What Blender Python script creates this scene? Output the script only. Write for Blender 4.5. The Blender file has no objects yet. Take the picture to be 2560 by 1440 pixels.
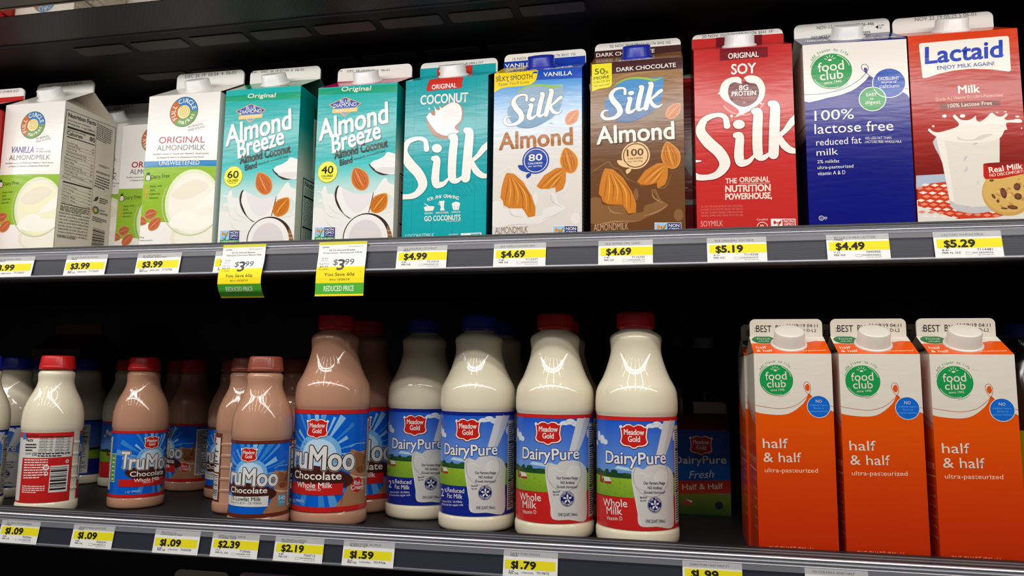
import bpy, bmesh, math, random
import numpy as np
from mathutils import Vector
random.seed(7)
C = bpy.context.scene.collection
SC = bpy.context.scene
MM = 0.001
PI = math.pi

# ---------------------------------------------------------------- camera, world, lights, exposure
F_PX, YAW, PITCH, ROLL, CAM_D, CAM_H = 1849.6, math.radians(11.857), math.radians(6.844), math.radians(0.616), 736.8, -146.8
_cy, _sy, _cp, _sp = math.cos(YAW), math.sin(YAW), math.cos(PITCH), math.sin(PITCH)
CAM_FWD = np.array([-_sy*_cp, _cy*_cp, _sp]); _r = np.array([_cy, _sy, 0.0]); _u = np.cross(_r, CAM_FWD)
CAM_R = math.cos(ROLL)*_r + math.sin(ROLL)*_u
CAM_U = -math.sin(ROLL)*_r + math.cos(ROLL)*_u
CAM_P = np.array([0.0, -CAM_D, CAM_H])
cam = bpy.data.cameras.new('camera'); cam.sensor_width = 36; cam.lens = F_PX/2560*36
cam.clip_start = 0.01; cam.clip_end = 50
cam_o = bpy.data.objects.new('camera', cam); C.objects.link(cam_o)
from mathutils import Matrix
cam_o.matrix_world = Matrix(((CAM_R[0], CAM_U[0], -CAM_FWD[0], CAM_P[0]*MM), (CAM_R[1], CAM_U[1], -CAM_FWD[1], CAM_P[1]*MM),
                             (CAM_R[2], CAM_U[2], -CAM_FWD[2], CAM_P[2]*MM), (0, 0, 0, 1)))
SC.camera = cam_o
SC.view_settings.view_transform = 'Standard'; SC.view_settings.look = 'None'
SC.view_settings.gamma = 1.0; SC.view_settings.use_curve_mapping = False
SC.view_settings.exposure = -0.12
SC.cycles.max_bounces = 6; SC.cycles.diffuse_bounces = 3; SC.cycles.glossy_bounces = 4
SC.cycles.transparent_max_bounces = 8

world = bpy.data.worlds.new('store'); SC.world = world; world.use_nodes = True
bg = world.node_tree.nodes['Background']; bg.inputs[0].default_value = (1.0, 0.97, 0.93, 1); bg.inputs[1].default_value = 0.05

def area(name, loc, target, sx, sy, power, col=(1, .97, .92)):
    l = bpy.data.lights.new(name, 'AREA'); l.shape = 'RECTANGLE'; l.size = sx; l.size_y = sy; l.energy = power; l.color = col
    o = bpy.data.objects.new(name, l); C.objects.link(o); o.location = loc
    d = Vector(target) - Vector(loc); o.rotation_euler = d.to_track_quat('-Z', 'Y').to_euler()
    return o
# twin tube of the valance light that hangs in front of the case canopy
area('valance_lamp_tube', (-.25, -.340, .270), (-.25, .08, -.08), 2.9, .014, 4.3)
area('valance_lamp_tube', (-.25, -.386, .270), (-.25, .08, -.08), 2.9, .014, 4.3)
# rows of fluorescent fixtures on the shop ceiling, running away from the case
for cx in (-2.6, -1.75, -0.9, -0.05, 0.8, 1.65):
    area('shop_ceiling_lamp', (cx, -2.0, 1.9), (cx, -2.0, 0), .014, 3.2, 15)

# ---------------------------------------------------------------- small helpers
def lin(c):
    out = []
    for v in c[:3]:
        v = v/255.0
        out.append(v/12.92 if v <= .04045 else ((v+.055)/1.055)**2.4)
    return tuple(out)

def material(name, col=(200, 200, 200), rough=.4, spec=.5, metal=0.0, attr=False, bump=None, alpha=1.0, coat=0.0, emit=0):
    m = bpy.data.materials.new(name); m.use_nodes = True
    nt = m.node_tree; b = nt.nodes['Principled BSDF']
    b.inputs['Base Color'].default_value = (*lin(col), 1)
    b.inputs['Roughness'].default_value = rough; b.inputs['Specular IOR Level'].default_value = spec
    b.inputs['Metallic'].default_value = metal; b.inputs['Coat Weight'].default_value = coat; b.inputs['Coat Roughness'].default_value = .12
    b.inputs['Alpha'].default_value = alpha
    if attr:
        a = nt.nodes.new('ShaderNodeAttribute'); a.attribute_name = 'Col'
        nt.links.new(a.outputs['Color'], b.inputs['Base Color'])
    if bump:
        tc = nt.nodes.new('ShaderNodeTexCoord'); n = nt.nodes.new('ShaderNodeTexNoise'); n.inputs['Scale'].default_value = bump[0]
        n.inputs['Detail'].default_value = 2
        bp = nt.nodes.new('ShaderNodeBump'); bp.inputs['Strength'].default_value = bump[1]; bp.inputs['Distance'].default_value = bump[2]
        src = tc.outputs['Object']
        if len(bump) > 3:
            mp = nt.nodes.new('ShaderNodeMapping'); mp.inputs['Scale'].default_value = bump[3]; nt.links.new(src, mp.inputs[0]); src = mp.outputs[0]
        nt.links.new(src, n.inputs['Vector'])
        nt.links.new(n.outputs[0], bp.inputs['Height']); nt.links.new(bp.outputs[0], b.inputs['Normal'])
    return m

CARD = material('printed_card', rough=.21, spec=.30, attr=True, bump=(70, .09, .002, (.6, 1, 2.6)))
PAPER = material('printed_paper', rough=.6, spec=.3, attr=True)
FILM = material('printed_film', rough=.22, spec=.25, attr=True)

def empty(name, loc, rz=0.0):
    o = bpy.data.objects.new(name, None); o.empty_display_size = .02; C.objects.link(o)
    o.location = Vector(loc)*MM; o.rotation_euler = (0, 0, rz); return o

def tag(o, label=None, cat=None, group=None, kind=None):
    if label: o['label'] = label
    if cat: o['category'] = cat
    if group: o['group'] = group
    if kind: o['kind'] = kind
    return o

def children(o): return [c for c in bpy.data.objects if c.parent == o]

def copy_thing(o, loc, rz=0.0, label=None):
    c = o.copy(); C.objects.link(c); c.location = Vector(loc)*MM; c.rotation_euler = (0, 0, rz)
    if label: c['label'] = label
    for ch in children(o):
        d = ch.copy(); d.parent = c; C.objects.link(d)
        for g in children(ch):
            e = g.copy(); e.parent = d; C.objects.link(e)
    return c

class Mesh:
    """verts in millimetres, faces with one colour (or one colour per corner)"""
    def __init__(self): self.v = []; self.f = []; self.c = []; self.s = []
    def face(self, pts, col=(200, 200, 200), smooth=False):
        i = len(self.v); self.v += [tuple(p) for p in pts]; self.f.append(tuple(range(i, i+len(pts)))); self.c.append(lin(col)); self.s.append(smooth)
    def box(self, x0, y0, z0, x1, y1, z1, col=(200, 200, 200)):
        p = [(x, y, z) for z in (z0, z1) for y in (y0, y1) for x in (x0, x1)]
        for q in ((0, 2, 3, 1), (4, 5, 7, 6), (0, 1, 5, 4), (2, 6, 7, 3), (0, 4, 6, 2), (1, 3, 7, 5)): self.face([p[k] for k in q], col)
    def grid(self, rings, col, smooth=True, close=True):
        n = len(rings[0]); i0 = len(self.v)
        for r in rings: self.v += [tuple(p) for p in r]
        m = n if close else n-1
        for a in range(len(rings)-1):
            for k in range(m):
                k2 = (k+1) % n
                self.f.append((i0+a*n+k, i0+a*n+k2, i0+(a+1)*n+k2, i0+(a+1)*n+k)); self.c.append(lin(col)); self.s.append(smooth)
    def lathe(self, prof, col, n=64, cx=0, cy=0, rib=0.0, capends=True):
        rings = []
        for r, z in prof:
            ring = []
            for k in range(n):
                rr = r - (rib if (k % 4 >= 2) else 0)
                ring.append((cx+rr*math.sin(2*PI*k/n), cy-rr*math.cos(2*PI*k/n), z))
            rings.append(ring)
        self.grid(rings, col)
        if capends:
            self.face(list(reversed(rings[0])), col); self.face(rings[-1], col)
    def extrude_x(self, prof, x0, x1, col, close=False, smooth=False):
        for a, b in zip(prof, prof[1:] + ([prof[0]] if close else [])):
            self.face([(x0, *a), (x1, *a), (x1, *b), (x0, *b)], col, smooth)
        if close:
            self.face([(x0, *a) for a in prof], col); self.face([(x1, *a) for a in reversed(prof)], col)
    def build(self, name, mat, parent=None, loc=None, xf=None):
        me = bpy.data.meshes.new(name)
        V = self.v if xf is None else [xf(p) for p in self.v]
        me.from_pydata([(x*MM, y*MM, z*MM) for x, y, z in V], [], self.f)
        a = me.color_attributes.new('Col', 'FLOAT_COLOR', 'CORNER')
        arr = []
        for f, c in zip(self.f, self.c):
            if isinstance(c, list):
                for q in c: arr += [*q, 1.0]
            else: arr += [*c, 1.0]*len(f)
        a.data.foreach_set('color', arr)
        me.polygons.foreach_set('use_smooth', self.s)
        me.materials.append(mat); me.update()
        o = bpy.data.objects.new(name, me); C.objects.link(o)
        if parent: o.parent = parent
        if loc is not None: o.location = Vector(loc)*MM
        return o

# ---------------------------------------------------------------- calibrated sight lines: a photo point becomes a point on the printed surface
def ray(px, py): return (px-1280)/F_PX*CAM_R - (py-720)/F_PX*CAM_U + CAM_FWD
def plane_map(o, eu, ev):
    o = np.array(o, float); eu = np.array(eu, float); ev = np.array(ev, float); n = np.cross(eu, ev)
    def f(px, py):
        d = ray(px, py); t = ((o-CAM_P) @ n)/(d @ n); q = CAM_P + t*d - o
        return np.array([q @ eu, q @ ev])
    return f
def cyl_map(x, y, z0, R):
    def f(px, py):
        d = ray(px, py); ox, oy = CAM_P[0]-x, CAM_P[1]-y
        a = d[0]**2+d[1]**2; b = ox*d[0]+oy*d[1]; c = ox*ox+oy*oy-R*R
        disc = b*b-a*c
        t = (-b-math.sqrt(max(disc, 0)))/a
        qx, qy, qz = ox+t*d[0], oy+t*d[1], CAM_P[2]+t*d[2]
        return np.array([R*math.atan2(qx, -qy), qz-z0])
    return f

# ---------------------------------------------------------------- lettering
_glyph = {}
def glyphs(s, bold=0.0, res=3, spacing=1.0):
    bold = 0.0
    k = (s, round(bold, 4), res, spacing)
    if k not in _glyph:
        cu = bpy.data.curves.new('t', 'FONT'); cu.body = s; cu.offset = bold; cu.resolution_u = res; cu.space_character = spacing
        ob = bpy.data.objects.new('t', cu); me = ob.to_mesh()
        co = np.zeros(len(me.vertices)*3); me.vertices.foreach_get('co', co); co = co.reshape(-1, 3)[:, :2].copy()
        fs = [tuple(p.vertices) for p in me.polygons]
        ob.to_mesh_clear(); bpy.data.objects.remove(ob); bpy.data.curves.remove(cu)
        _glyph[k] = (co, fs)
    return _glyph[k]
CAPH = None
def cap_height():
    global CAPH
    if CAPH is None: CAPH = float(glyphs('H')[0][:, 1].max())
    return CAPH

LAYER = .05
class Art:
    """flat print: shapes in surface millimetres (u right, v up)"""
    def __init__(self, mapper=None):
        self.m = mapper; self.sh = []; self.o = (0, 0, 1); self.k = 0
    def view(self, ox, oy, s): self.o = (ox, oy, s); return self
    def P(self, x, y):
        ox, oy, s = self.o
        return self.m(ox+x/s, oy+y/s)
    def add(self, V, F, col, L=None):
        if L is None: L = 1+self.k*.12; self.k += 1
        self.sh.append((np.array(V, float).reshape(-1, 2), F, col, L))
    # shapes in surface mm
    def upoly(self, pts, col, L=None): self.add(pts, [tuple(range(len(pts)))], col, L)
    def urect(self, u0, v0, u1, v1, col, L=None): self.upoly([(u0, v0), (u1, v0), (u1, v1), (u0, v1)], col, L)
    def uell(self, c, rx, ry, col, rot=0, a0=0, a1=360, L=None, n=40):
        t = np.radians(np.linspace(a0, a1, n)); p = np.stack([rx*np.cos(t), ry*np.sin(t)], 1); r = math.radians(rot)
        p = p @ np.array([[math.cos(r), math.sin(r)], [-math.sin(r), math.cos(r)]])
        pts = [tuple(q) for q in (p+np.array(c))]
        if a1-a0 < 359.9: pts = [tuple(c)] + pts
        else: pts = pts[:-1]
        self.upoly(pts, col, L)
    def uring(self, c, r0, r1, col, a0=0, a1=360, n=48, L=None):
        t = np.radians(np.linspace(a0, a1, n)); V = []; F = []
        for k, a in enumerate(t):
            V += [(c[0]+r0*math.cos(a), c[1]+r0*math.sin(a)), (c[0]+r1*math.cos(a), c[1]+r1*math.sin(a))]
            if k: F.append((2*k-2, 2*k-1, 2*k+1, 2*k))
        self.add(V, F, col, L)
    def ustroke(self, pts, w, col, n=10, L=None, smooth=True, caps=True):
        pts = [np.array(p, float) for p in pts]
        ws = list(w) if hasattr(w, '__len__') else [w]*len(pts)
        if smooth and len(pts) > 2:
            q = [2*pts[0]-pts[1]]+pts+[2*pts[-1]-pts[-2]]; out = []; wo = []
            for i in range(1, len(q)-2):
                for k in range(n):
                    t = k/n; a, b, c, d = q[i-1], q[i], q[i+1], q[i+2]
                    out.append(.5*((2*b)+(-a+c)*t+(2*a-5*b+4*c-d)*t*t+(-a+3*b-3*c+d)*t**3)); wo.append(ws[i-1]*(1-t)+ws[i]*t)
            out.append(pts[-1]); wo.append(ws[-1]); pts, ws = out, wo
        V = []; F = []
        for i, p in enumerate(pts):
            d = pts[min(i+1, len(pts)-1)]-pts[max(i-1, 0)]; d = d/(np.linalg.norm(d)+1e-9); nn = np.array([-d[1], d[0]])
            V += [p+nn*ws[i]/2, p-nn*ws[i]/2]
            if i: F.append((2*i-2, 2*i-1, 2*i+1, 2*i))
        LL = L
        if LL is None: LL = 1+self.k*.12; self.k += 1
        self.add(V, F, col, LL)
        if caps:
            for p, ww in ((pts[0], ws[0]), (pts[-1], ws[-1])):
                if ww > .5: self.uell(p, ww/2, ww/2, col, n=18, L=LL+.02)
    # the same in photo points
    def poly(self, pts, col, L=None): self.upoly([self.P(*p) for p in pts], col, L)
    def spoly(self, pts, col, L=None, n=6):
        """closed smooth outline"""
        q = [np.array(self.P(*p)) for p in pts]; N = len(q); out = []
        for i in range(N):
            a, b, c, d = q[i-1], q[i], q[(i+1) % N], q[(i+2) % N]
            for k in range(n):
                t = k/n; out.append(tuple(.5*((2*b)+(-a+c)*t+(2*a-5*b+4*c-d)*t*t+(-a+3*b-3*c+d)*t**3)))
        self.upoly(out, col, L)
    def stroke(self, pts, w, col, **k):
        s = self.px(*pts[0])
        w = [x*s for x in w] if hasattr(w, '__len__') else w*s
        self.ustroke([self.P(*p) for p in pts], w, col, **k)
    def px(self, x, y): return abs(self.P(x, y-10)[1]-self.P(x, y)[1])/10
    def ell(self, x, y, rx, ry, col, rot=0, **k):
        s = self.px(x, y); self.uell(self.P(x, y), rx*s, ry*s, col, rot=-rot, **k)
    def circ(self, x, y, r, col, **k): self.ell(x, y, r, r, col, **k)
    def ring(self, x, y, r0, r1, col, **k):
        s = self.px(x, y); self.uring(self.P(x, y), r0*s, r1*s, col, **k)
    def utext(self, s, a, b, h, col, bold=0.0, shear=0.0, L=None, res=3, fit=True, spacing=1.0):
        """baseline from a to b, capital height h (mm)"""
        co, fs = glyphs(s, bold, res, spacing)
        if not len(co): return
        a = np.array(a, float); b = np.array(b, float); d = b-a; ln = np.linalg.norm(d); e = d/ln; nn = np.array([-e[1], e[0]])
        x0, x1 = co[:, 0].min(), co[:, 0].max(); sy = h/cap_height()
        sx = ln/(x1-x0) if fit else sy
        X = (co[:, 0]-x0)*sx if fit else co[:, 0]*sx
        Y = co[:, 1]*sy; X = X+Y*shear
        base = a+X[:, None]*e+Y[:, None]*nn
        if L is None: L = 1+self.k*.12; self.k += 1
        d = bold*.62*h/cap_height()
        n = 0 if d < .012 else (2 if h < 2.2 else (6 if bold < .045 else 10))
        if n == 0: self.add(base, fs, col, L)
        for q in range(n):
            t = 2*PI*q/n
            self.add(base+d*(math.cos(t)*e+math.sin(t)*nn), fs, col, L+q*.004)
    def text(self, s, p0, p1, h, col, **k):
        a, b = self.P(*p0), self.P(*p1); sc = self.px(*p0)
        self.utext(s, a, b, h*sc, col, **k)
    def uarc(self, s, c, r, a0, a1, h, col, bold=0.0, inside=False, **k):
        """letters along a circle, angles in degrees counter-clockwise from east, a0 -> a1 reading direction"""
        n = len(s)
        for i, ch in enumerate(s):
            if ch == ' ': continue
            a = math.radians(a0+(a1-a0)*(i+.5)/n); p = np.array([c[0]+r*math.cos(a), c[1]+r*math.sin(a)])
            t = np.array([math.sin(a), -math.cos(a)]) if not inside else np.array([-math.sin(a), math.cos(a)])
            co, fs = glyphs(ch, bold, 2); w = (co[:, 0].max()-co[:, 0].min())*h/cap_height()
            self.utext(ch, p-t*w/2, p+t*w/2, h, col, bold=bold, res=2, **k)
    # ---- emit onto a surface
    def emit(self, mesh, place, clip, du=None, dv=None, u_from=None):
        u0, v0, u1, v1 = clip
        bm = bmesh.new(); lay = bm.faces.layers.int.new('s')
        for i, (V, F, col, L) in enumerate(self.sh):
            vs = [bm.verts.new((x, y, L)) for x, y in V]
            for f in F:
                try: fc = bm.faces.new([vs[k] for k in f])
                except ValueError: continue
                fc[lay] = i
        big = [f for f in bm.faces if len(f.verts) > 4]
        if big: bmesh.ops.triangulate(bm, faces=big, ngon_method='EAR_CLIP')
        def cut(co, no, **k):
            bmesh.ops.bisect_plane(bm, geom=bm.verts[:]+bm.edges[:]+bm.faces[:], dist=1e-5, plane_co=co, plane_no=no, **k)
        cut((u0, 0, 0), (-1, 0, 0), clear_outer=True); cut((u1, 0, 0), (1, 0, 0), clear_outer=True)
        cut((0, v0, 0), (0, -1, 0), clear_outer=True); cut((0, v1, 0), (0, 1, 0), clear_outer=True)
        if du:
            k = math.ceil((u0+1e-3)/du)
            while k*du < u1-1e-3: cut((k*du, 0, 0), (1, 0, 0)); k += 1
        if dv:
            k = math.ceil((v0+1e-3)/dv)
            while k*dv < v1-1e-3: cut((0, k*dv, 0), (0, 1, 0)); k += 1
        idx = {}; base = len(mesh.v)
        for i, v in enumerate(bm.verts):
            idx[v] = base+i; mesh.v.append(tuple(place(v.co.x, v.co.y, v.co.z*LAYER)))
        cc = [c[2] if callable(c[2]) else lin(c[2]) for c in self.sh]
        for f in bm.faces:
            if f.calc_area() < 1e-7: continue
            vs = f.verts[:]
            if f.normal.z < 0: vs = vs[::-1]
            mesh.f.append(tuple(idx[v] for v in vs)); mesh.s.append(bool(du))
            c = cc[f[lay]]
            mesh.c.append([lin(c(v.co.x, v.co.y)) for v in vs] if callable(c) else c)
        bm.free()

def xform(A, k, du, v_from, v_to):
    B = Art(); B.sh = [(np.stack([V[:, 0]*k+du, (V[:, 1]-v_from)*k+v_to], 1), F, (c if not callable(c) else (lambda u, v, c=c: c((u-du)/k, (v-v_to)/k+v_from))), L) for V, F, c, L in A.sh]; return B

def vgrad(stops):
    """colour gradient over height: [(v, colour), ...] rising"""
    def f(u, v):
        if v <= stops[0][0]: return stops[0][1]
        for (a, ca), (b, cb) in zip(stops, stops[1:]):
            if v <= b:
                t = (v-a)/(b-a); return tuple(x+(y-x)*t for x, y in zip(ca, cb))
        return stops[-1][1]
    return f
# ---------------------------------------------------------------- gable-top cartons
CAPMAT = {}
def plastic(col, rough=.32):
    k = (tuple(col), rough)
    if k not in CAPMAT: CAPMAT[k] = material('moulded_plastic', col, rough, .5)
    return CAPMAT[k]
UP_FLOOR, LO_FLOOR = -12.0, -318.0
class Spec: pass
def spec(x, y, z0, W, H, al=30, fin=19, D=None):
    """x, y: front left corner of the body"""
    s = Spec(); s.x, s.y, s.z0, s.W, s.H, s.D = x, y, z0, W, H, D or W
    s.al = math.radians(al); s.h = (s.D/2-1)*math.tan(s.al); s.sl = (s.D/2-1)/math.cos(s.al); s.finh = fin
    s.front = Art(plane_map((x, y, z0), (1, 0, 0), (0, 0, 1)))
    s.right = Art(plane_map((x+W, y, z0), (0, 1, 0), (0, 0, 1)))
    s.left = Art(plane_map((x, y+s.D, z0), (0, -1, 0), (0, 0, 1)))
    s.slope = Art(plane_map((x, y, z0+H), (1, 0, 0), (0, math.cos(s.al), math.sin(s.al))))
    s.fin = Art(plane_map((x, y+s.D/2-1.2, z0+H+s.h), (1, 0, 0), (0, 0, 1)))
    s.front.clip = s.right.clip = s.left.clip = None
    return s

def fin_outline(W, h, r=6, n=6):
    p = [(0.6, 0), (W-.6, 0)]
    p += [(W-.6-r+r*math.cos(a), h-r+r*math.sin(a)) for a in np.linspace(0, PI/2, n)]
    p += [(.6+r+r*math.cos(a), h-r+r*math.sin(a)) for a in np.linspace(PI/2, PI, n)]
    return p

def build_carton(s, label, group, cols, cap=(232, 232, 232), capx=0.5, name='milk_carton', cat='carton', bulge=1.8, capr=15.2, caph=12.5, capt=.56, finr=6):
    """cols: side, back, gable, pocket, fin"""
    W, D, H = s.W, s.D, s.H
    side, gab, pocket, finc = cols
    root = empty(name, (s.x+W/2, s.y+D/2, s.z0)); tag(root, label, cat, group)
    def bul(u, v, w): return bulge*math.sin(PI*min(max(u/w, 0), 1))*math.sin(PI*min(max(v/H, 0), 1))**.7
    m = Mesh()
    s.front.emit(m, lambda u, v, o: (u-W/2, -D/2-o-bul(u, v, W), v), (0, 0, W, H), 9.5, 12.5)
    for art, pl in ((s.right, lambda u, v, o: (W/2+o+.6*bul(u, v, D), -D/2+u, v)), (s.left, lambda u, v, o: (-W/2-o-.6*bul(u, v, D), D/2-u, v))):
        if not art.sh or not getattr(art, 'hasbg', False): art.sh.insert(0, (np.array([(-1, -1), (D+1, -1), (D+1, H+1), (-1, H+1)], float), [(0, 1, 2, 3)], side, 0))
        art.emit(m, pl, (0, 0, D, H), 19, 25)
    m.face([(W/2, D/2, 0), (-W/2, D/2, 0), (-W/2, D/2, H), (W/2, D/2, H)], side)
    m.face([(-W/2, -D/2, .2), (-W/2, D/2, .2), (W/2, D/2, .2), (W/2, -D/2, .2)], side)
    m.build('carton_body', CARD, root)
    g = Mesh(); ca, sa = math.cos(s.al), math.sin(s.al)
    s.slope.sh.insert(0, (np.array([(-1, -1), (W+1, -1), (W+1, s.sl+1), (-1, s.sl+1)], float), [(0, 1, 2, 3)], gab, 0))
    s.slope.emit(g, lambda u, v, o: (u-W/2, -D/2+v*ca-o*sa, H+v*sa+o*ca), (0, 0, W, s.sl))
    g.face([(W/2, D/2, H), (-W/2, D/2, H), (-W/2, 1, H+s.h), (W/2, 1, H+s.h)], gab)
    for q in (1, -1):
        A, B, Pt = (q*W/2, -D/2, H), (q*W/2, D/2, H), (q*(W/2-40), 0, H+s.h-1.5)
        R0, R1 = (q*(W/2-.6), -1, H+s.h), (q*(W/2-.6), 1, H+s.h)
        g.face([A, B, Pt][::q], pocket); g.face([A, Pt, R0][::q], pocket); g.face([B, R1, Pt][::q], pocket)
    ol = fin_outline(W, s.finh, finr)
    s.fin.sh.insert(0, (np.array(ol, float), [tuple(range(len(ol)))], finc, 0))
    s.fin.emit(g, lambda u, v, o: (u-W/2, -1.2-o, H+s.h+v), (0, 0, W, s.finh))
    F = [(u-W/2, v+H+s.h) for u, v in ol]
    g.face([(u, 1.2, v) for u, v in reversed(F)], finc)
    for a, b in zip(F, F[1:]+F[:1]): g.face([(a[0], -1.2, a[1]), (a[0], 1.2, a[1]), (b[0], 1.2, b[1]), (b[0], -1.2, b[1])], finc)
    g.build('gable_top', CARD, root)
    if cap:
        c = Mesh(); r = capr
        fl = Mesh(); fl.lathe([(r+2.2, 0), (r+2.2, 1.4), (r+.3, 1.7)], cap, 48, capends=False)
        c.lathe([(r+.4, 1.7), (r+.3, 2.4), (r, 3.0), (r-.5, caph-1.2), (r-1.2, caph-.3), (r-2.4, caph)], cap, 96, rib=.1)
        px, py, pz = (capx-.5)*W, -D/2+s.sl*capt*ca, H+s.sl*capt*sa
        T = lambda p: (p[0]+px, p[1]*ca-p[2]*sa+py, p[1]*sa+p[2]*ca+pz)
        co = c.build('screw_cap', plastic(cap), root, xf=T); fl.build('cap_flange', plastic(cap), co, xf=T)
    return root

WHITE = (243, 238, 232); INK = (45, 42, 42)
NAVY = (38, 46, 120)

def nongmo(A, x, y, w, h, full=True, mono=None):
    """photo box: left, top, width, height of the two squares"""
    a = A.P(x, y+h); b = A.P(x+w, y); c = A.P(x+w, y+h); ang = (c[1]-a[1])
    U0, V0 = a; Wm = c[0]-a[0]; Hm = abs(A.P(x, y)[1]-a[1])
    def q(u, v): return (U0+u*Wm, V0+v*Hm+u*ang)
    def rect(u0, v0, u1, v1, col, L): A.upoly([q(u0, v0), q(u1, v0), q(u1, v1), q(u0, v1)], col, L)
    if mono:
        rect(-.03, -.06, 1.03, 1.06, WHITE, 7); rect(.47, .03, .99, .97, mono, 8); lb, txt, bf, gr = WHITE, WHITE, mono, mono
    else:
        rect(-.02, -.5 if full else -.04, 1.02, 1.04, WHITE, 7); rect(0, 0, .48, 1, (160, 200, 235), 8); rect(.48, 0, 1, 1, NAVY, 8)
        lb, txt, bf, gr = (160, 200, 235), WHITE, (240, 140, 30), (60, 150, 60)
        if full:
            rect(0, -.46, 1, 0, (40, 150, 60), 8); A.utext('VERIFIED', q(.05, -.36), q(.95, -.36), .25*Hm, WHITE, bold=.02, L=9)
    A.upoly([q(.24, .62), q(.12, .9), q(.07, .62), q(.13, .45)], bf, 9); A.upoly([q(.26, .6), q(.4, .86), q(.42, .6), q(.33, .42)], bf, 9)
    A.ustroke([q(.25, .4), q(.25, .75)], .04*Hm, INK, L=9.3, caps=False)
    A.ustroke([q(.1, .3), q(.24, .04), q(.3, .35), q(.45, .95)], [.02*Hm, .16*Hm, .12*Hm, .03*Hm], gr, L=9.1, caps=False)
    A.utext('NON', q(.53, .66), q(.94, .66), .25*Hm, txt, bold=.03, L=9); A.utext('GMO', q(.53, .33), q(.94, .33), .25*Hm, txt, bold=.03, L=9)
    A.utext('Project', q(.53, .1), q(.94, .1), .15*Hm, txt, L=9)

SILK = dict(S=([(338, 622), (322, 560), (265, 543), (180, 575), (148, 655), (200, 735), (285, 815), (322, 895), (275, 965), (200, 990), (120, 985), (75, 935), (95, 880), (150, 872)],
               [44, 34, 30, 44, 66, 78, 76, 74, 52, 40, 44, 44, 26, 10]),
            i=([(400, 690), (428, 700), (424, 790), (424, 850), (440, 888), (490, 880), (530, 840)], [40, 56, 62, 64, 58, 38, 20]),
            l=([(535, 518), (560, 530), (556, 640), (556, 770), (566, 835), (600, 850), (650, 815)], [46, 62, 66, 66, 62, 40, 20]),
            k=([(655, 462), (682, 480), (680, 600), (676, 720), (672, 826)], [46, 64, 70, 70, 68]),
            a=([(838, 562), (806, 590), (760, 650), (716, 690)], [52, 50, 36, 30]),
            b=([(708, 690), (750, 760), (800, 795), (850, 795), (890, 762)], [34, 52, 46, 30, 14]))
def silk(A, src, dst, col, edge=None, L=5, dot_extra=None):
    M = np.linalg.solve(np.array([[x, y, 1] for x, y in src], float), np.array(dst, float))
    T = lambda p: tuple(np.array([p[0], p[1], 1.0]) @ M)
    sc = math.sqrt(abs(np.linalg.det(M[:2])))
    for dl, ex, c in ((0, 10, edge), (1.2, 0, col)):
        if c is None: continue
        for key, (pts, w) in SILK.items():
            A.stroke([T(p) for p in pts], [(q+ex)*sc for q in w], c, L=L+dl, n=8)
        p = [T((423+(42+ex/2)*math.cos(t), 612+(33+ex/2)*math.sin(t))) for t in np.linspace(0, 2*PI, 24)[:-1]]
        A.poly(p, c, L+dl)

def almond(A, x, y, rx, ry, rot, L=4, base=(200, 110, 45), dark=(150, 72, 28), light=(235, 165, 90), tip=None):
    """printed almond: pointed egg with grooves; long axis ry, rotated clockwise"""
    c = np.array(A.P(x, y)); s = A.px(x, y); r = math.radians(-rot); R = np.array([[math.cos(r), -math.sin(r)], [math.sin(r), math.cos(r)]])
    def T(u, v): return tuple(c + R @ np.array([u*rx*s, v*ry*s]))
    def prof(v): return math.sqrt(max(0, 1-v*v))*(1-.42*max(v, 0)**1.4)*1.08
    vs = np.sin(np.linspace(-PI/2, PI/2, 19))
    A.upoly([T(prof(v), v) for v in vs]+[T(-prof(v), v) for v in vs[::-1][1:-1]], light, L)
    A.upoly([T(prof(v)*.93+.0, v*.96) for v in vs]+[T(-prof(v)*.93, v*.96) for v in vs[::-1][1:-1]], base, L+.4)
    for k in (-.62, -.34, -.06, .22, .5):
        A.ustroke([T(k*prof(v)*1.0+.03*math.sin(9*v+k*7), v) for v in np.linspace(-.86, .84, 7)], [.2*s, .06*rx*s, .09*rx*s, .07*rx*s, .08*rx*s, .06*rx*s, .2*s], dark if k != -.06 else light, L=L+.8, caps=False, n=4)

def fineprint(A, pts, n, col, w=None, L=6, seed=1, gap=.08):
    """blocks of print too fine to read: rows of short word bars inside the photo quad tl, tr, br, bl"""
    tl, tr, br, bl = [np.array(A.P(*p)) for p in pts]; rnd = random.Random(seed)
    for i in range(n):
        t0 = (i+.25)/n; t1 = (i+.7)/n
        a, b = tl+(bl-tl)*t0, tr+(br-tr)*t0; a2, b2 = tl+(bl-tl)*t1, tr+(br-tr)*t1
        x = 0
        end = 1 if i < n-1 else .7
        while x < end-.02:
            w_ = min(rnd.uniform(.06, .2), end-x)
            A.add([a+(b-a)*x, a+(b-a)*(x+w_), a2+(b2-a2)*(x+w_), a2+(b2-a2)*x], [(0, 1, 2, 3)], col, L); x += w_+.025

def barcode(A, pts, n, col=INK, L=7, seed=3, vertical=False):
    tl, tr, br, bl = [np.array(A.P(*p)) for p in pts]; rnd = random.Random(seed); x = 0
    while x < 1:
        w = rnd.choice((1, 1, 2, 3))/n
        if vertical: q = [tl+(bl-tl)*x, tr+(br-tr)*x, tr+(br-tr)*min(1, x+w), tl+(bl-tl)*min(1, x+w)]
        else: q = [tl+(tr-tl)*x, tl+(tr-tl)*min(1, x+w), bl+(br-bl)*min(1, x+w), bl+(br-bl)*x]
        A.add(q, [(0, 1, 2, 3)], col, L); x += w+rnd.choice((1, 1, 2))/n
# ================================================================ upper shelf: half-gallon cartons
HB = 196.0; WB = 95.5
DOTS = (95, 95, 95)
def date(s, txt, p0, p1, h): s.fin.text(txt, p0, p1, h, DOTS, L=4, res=2)

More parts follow.
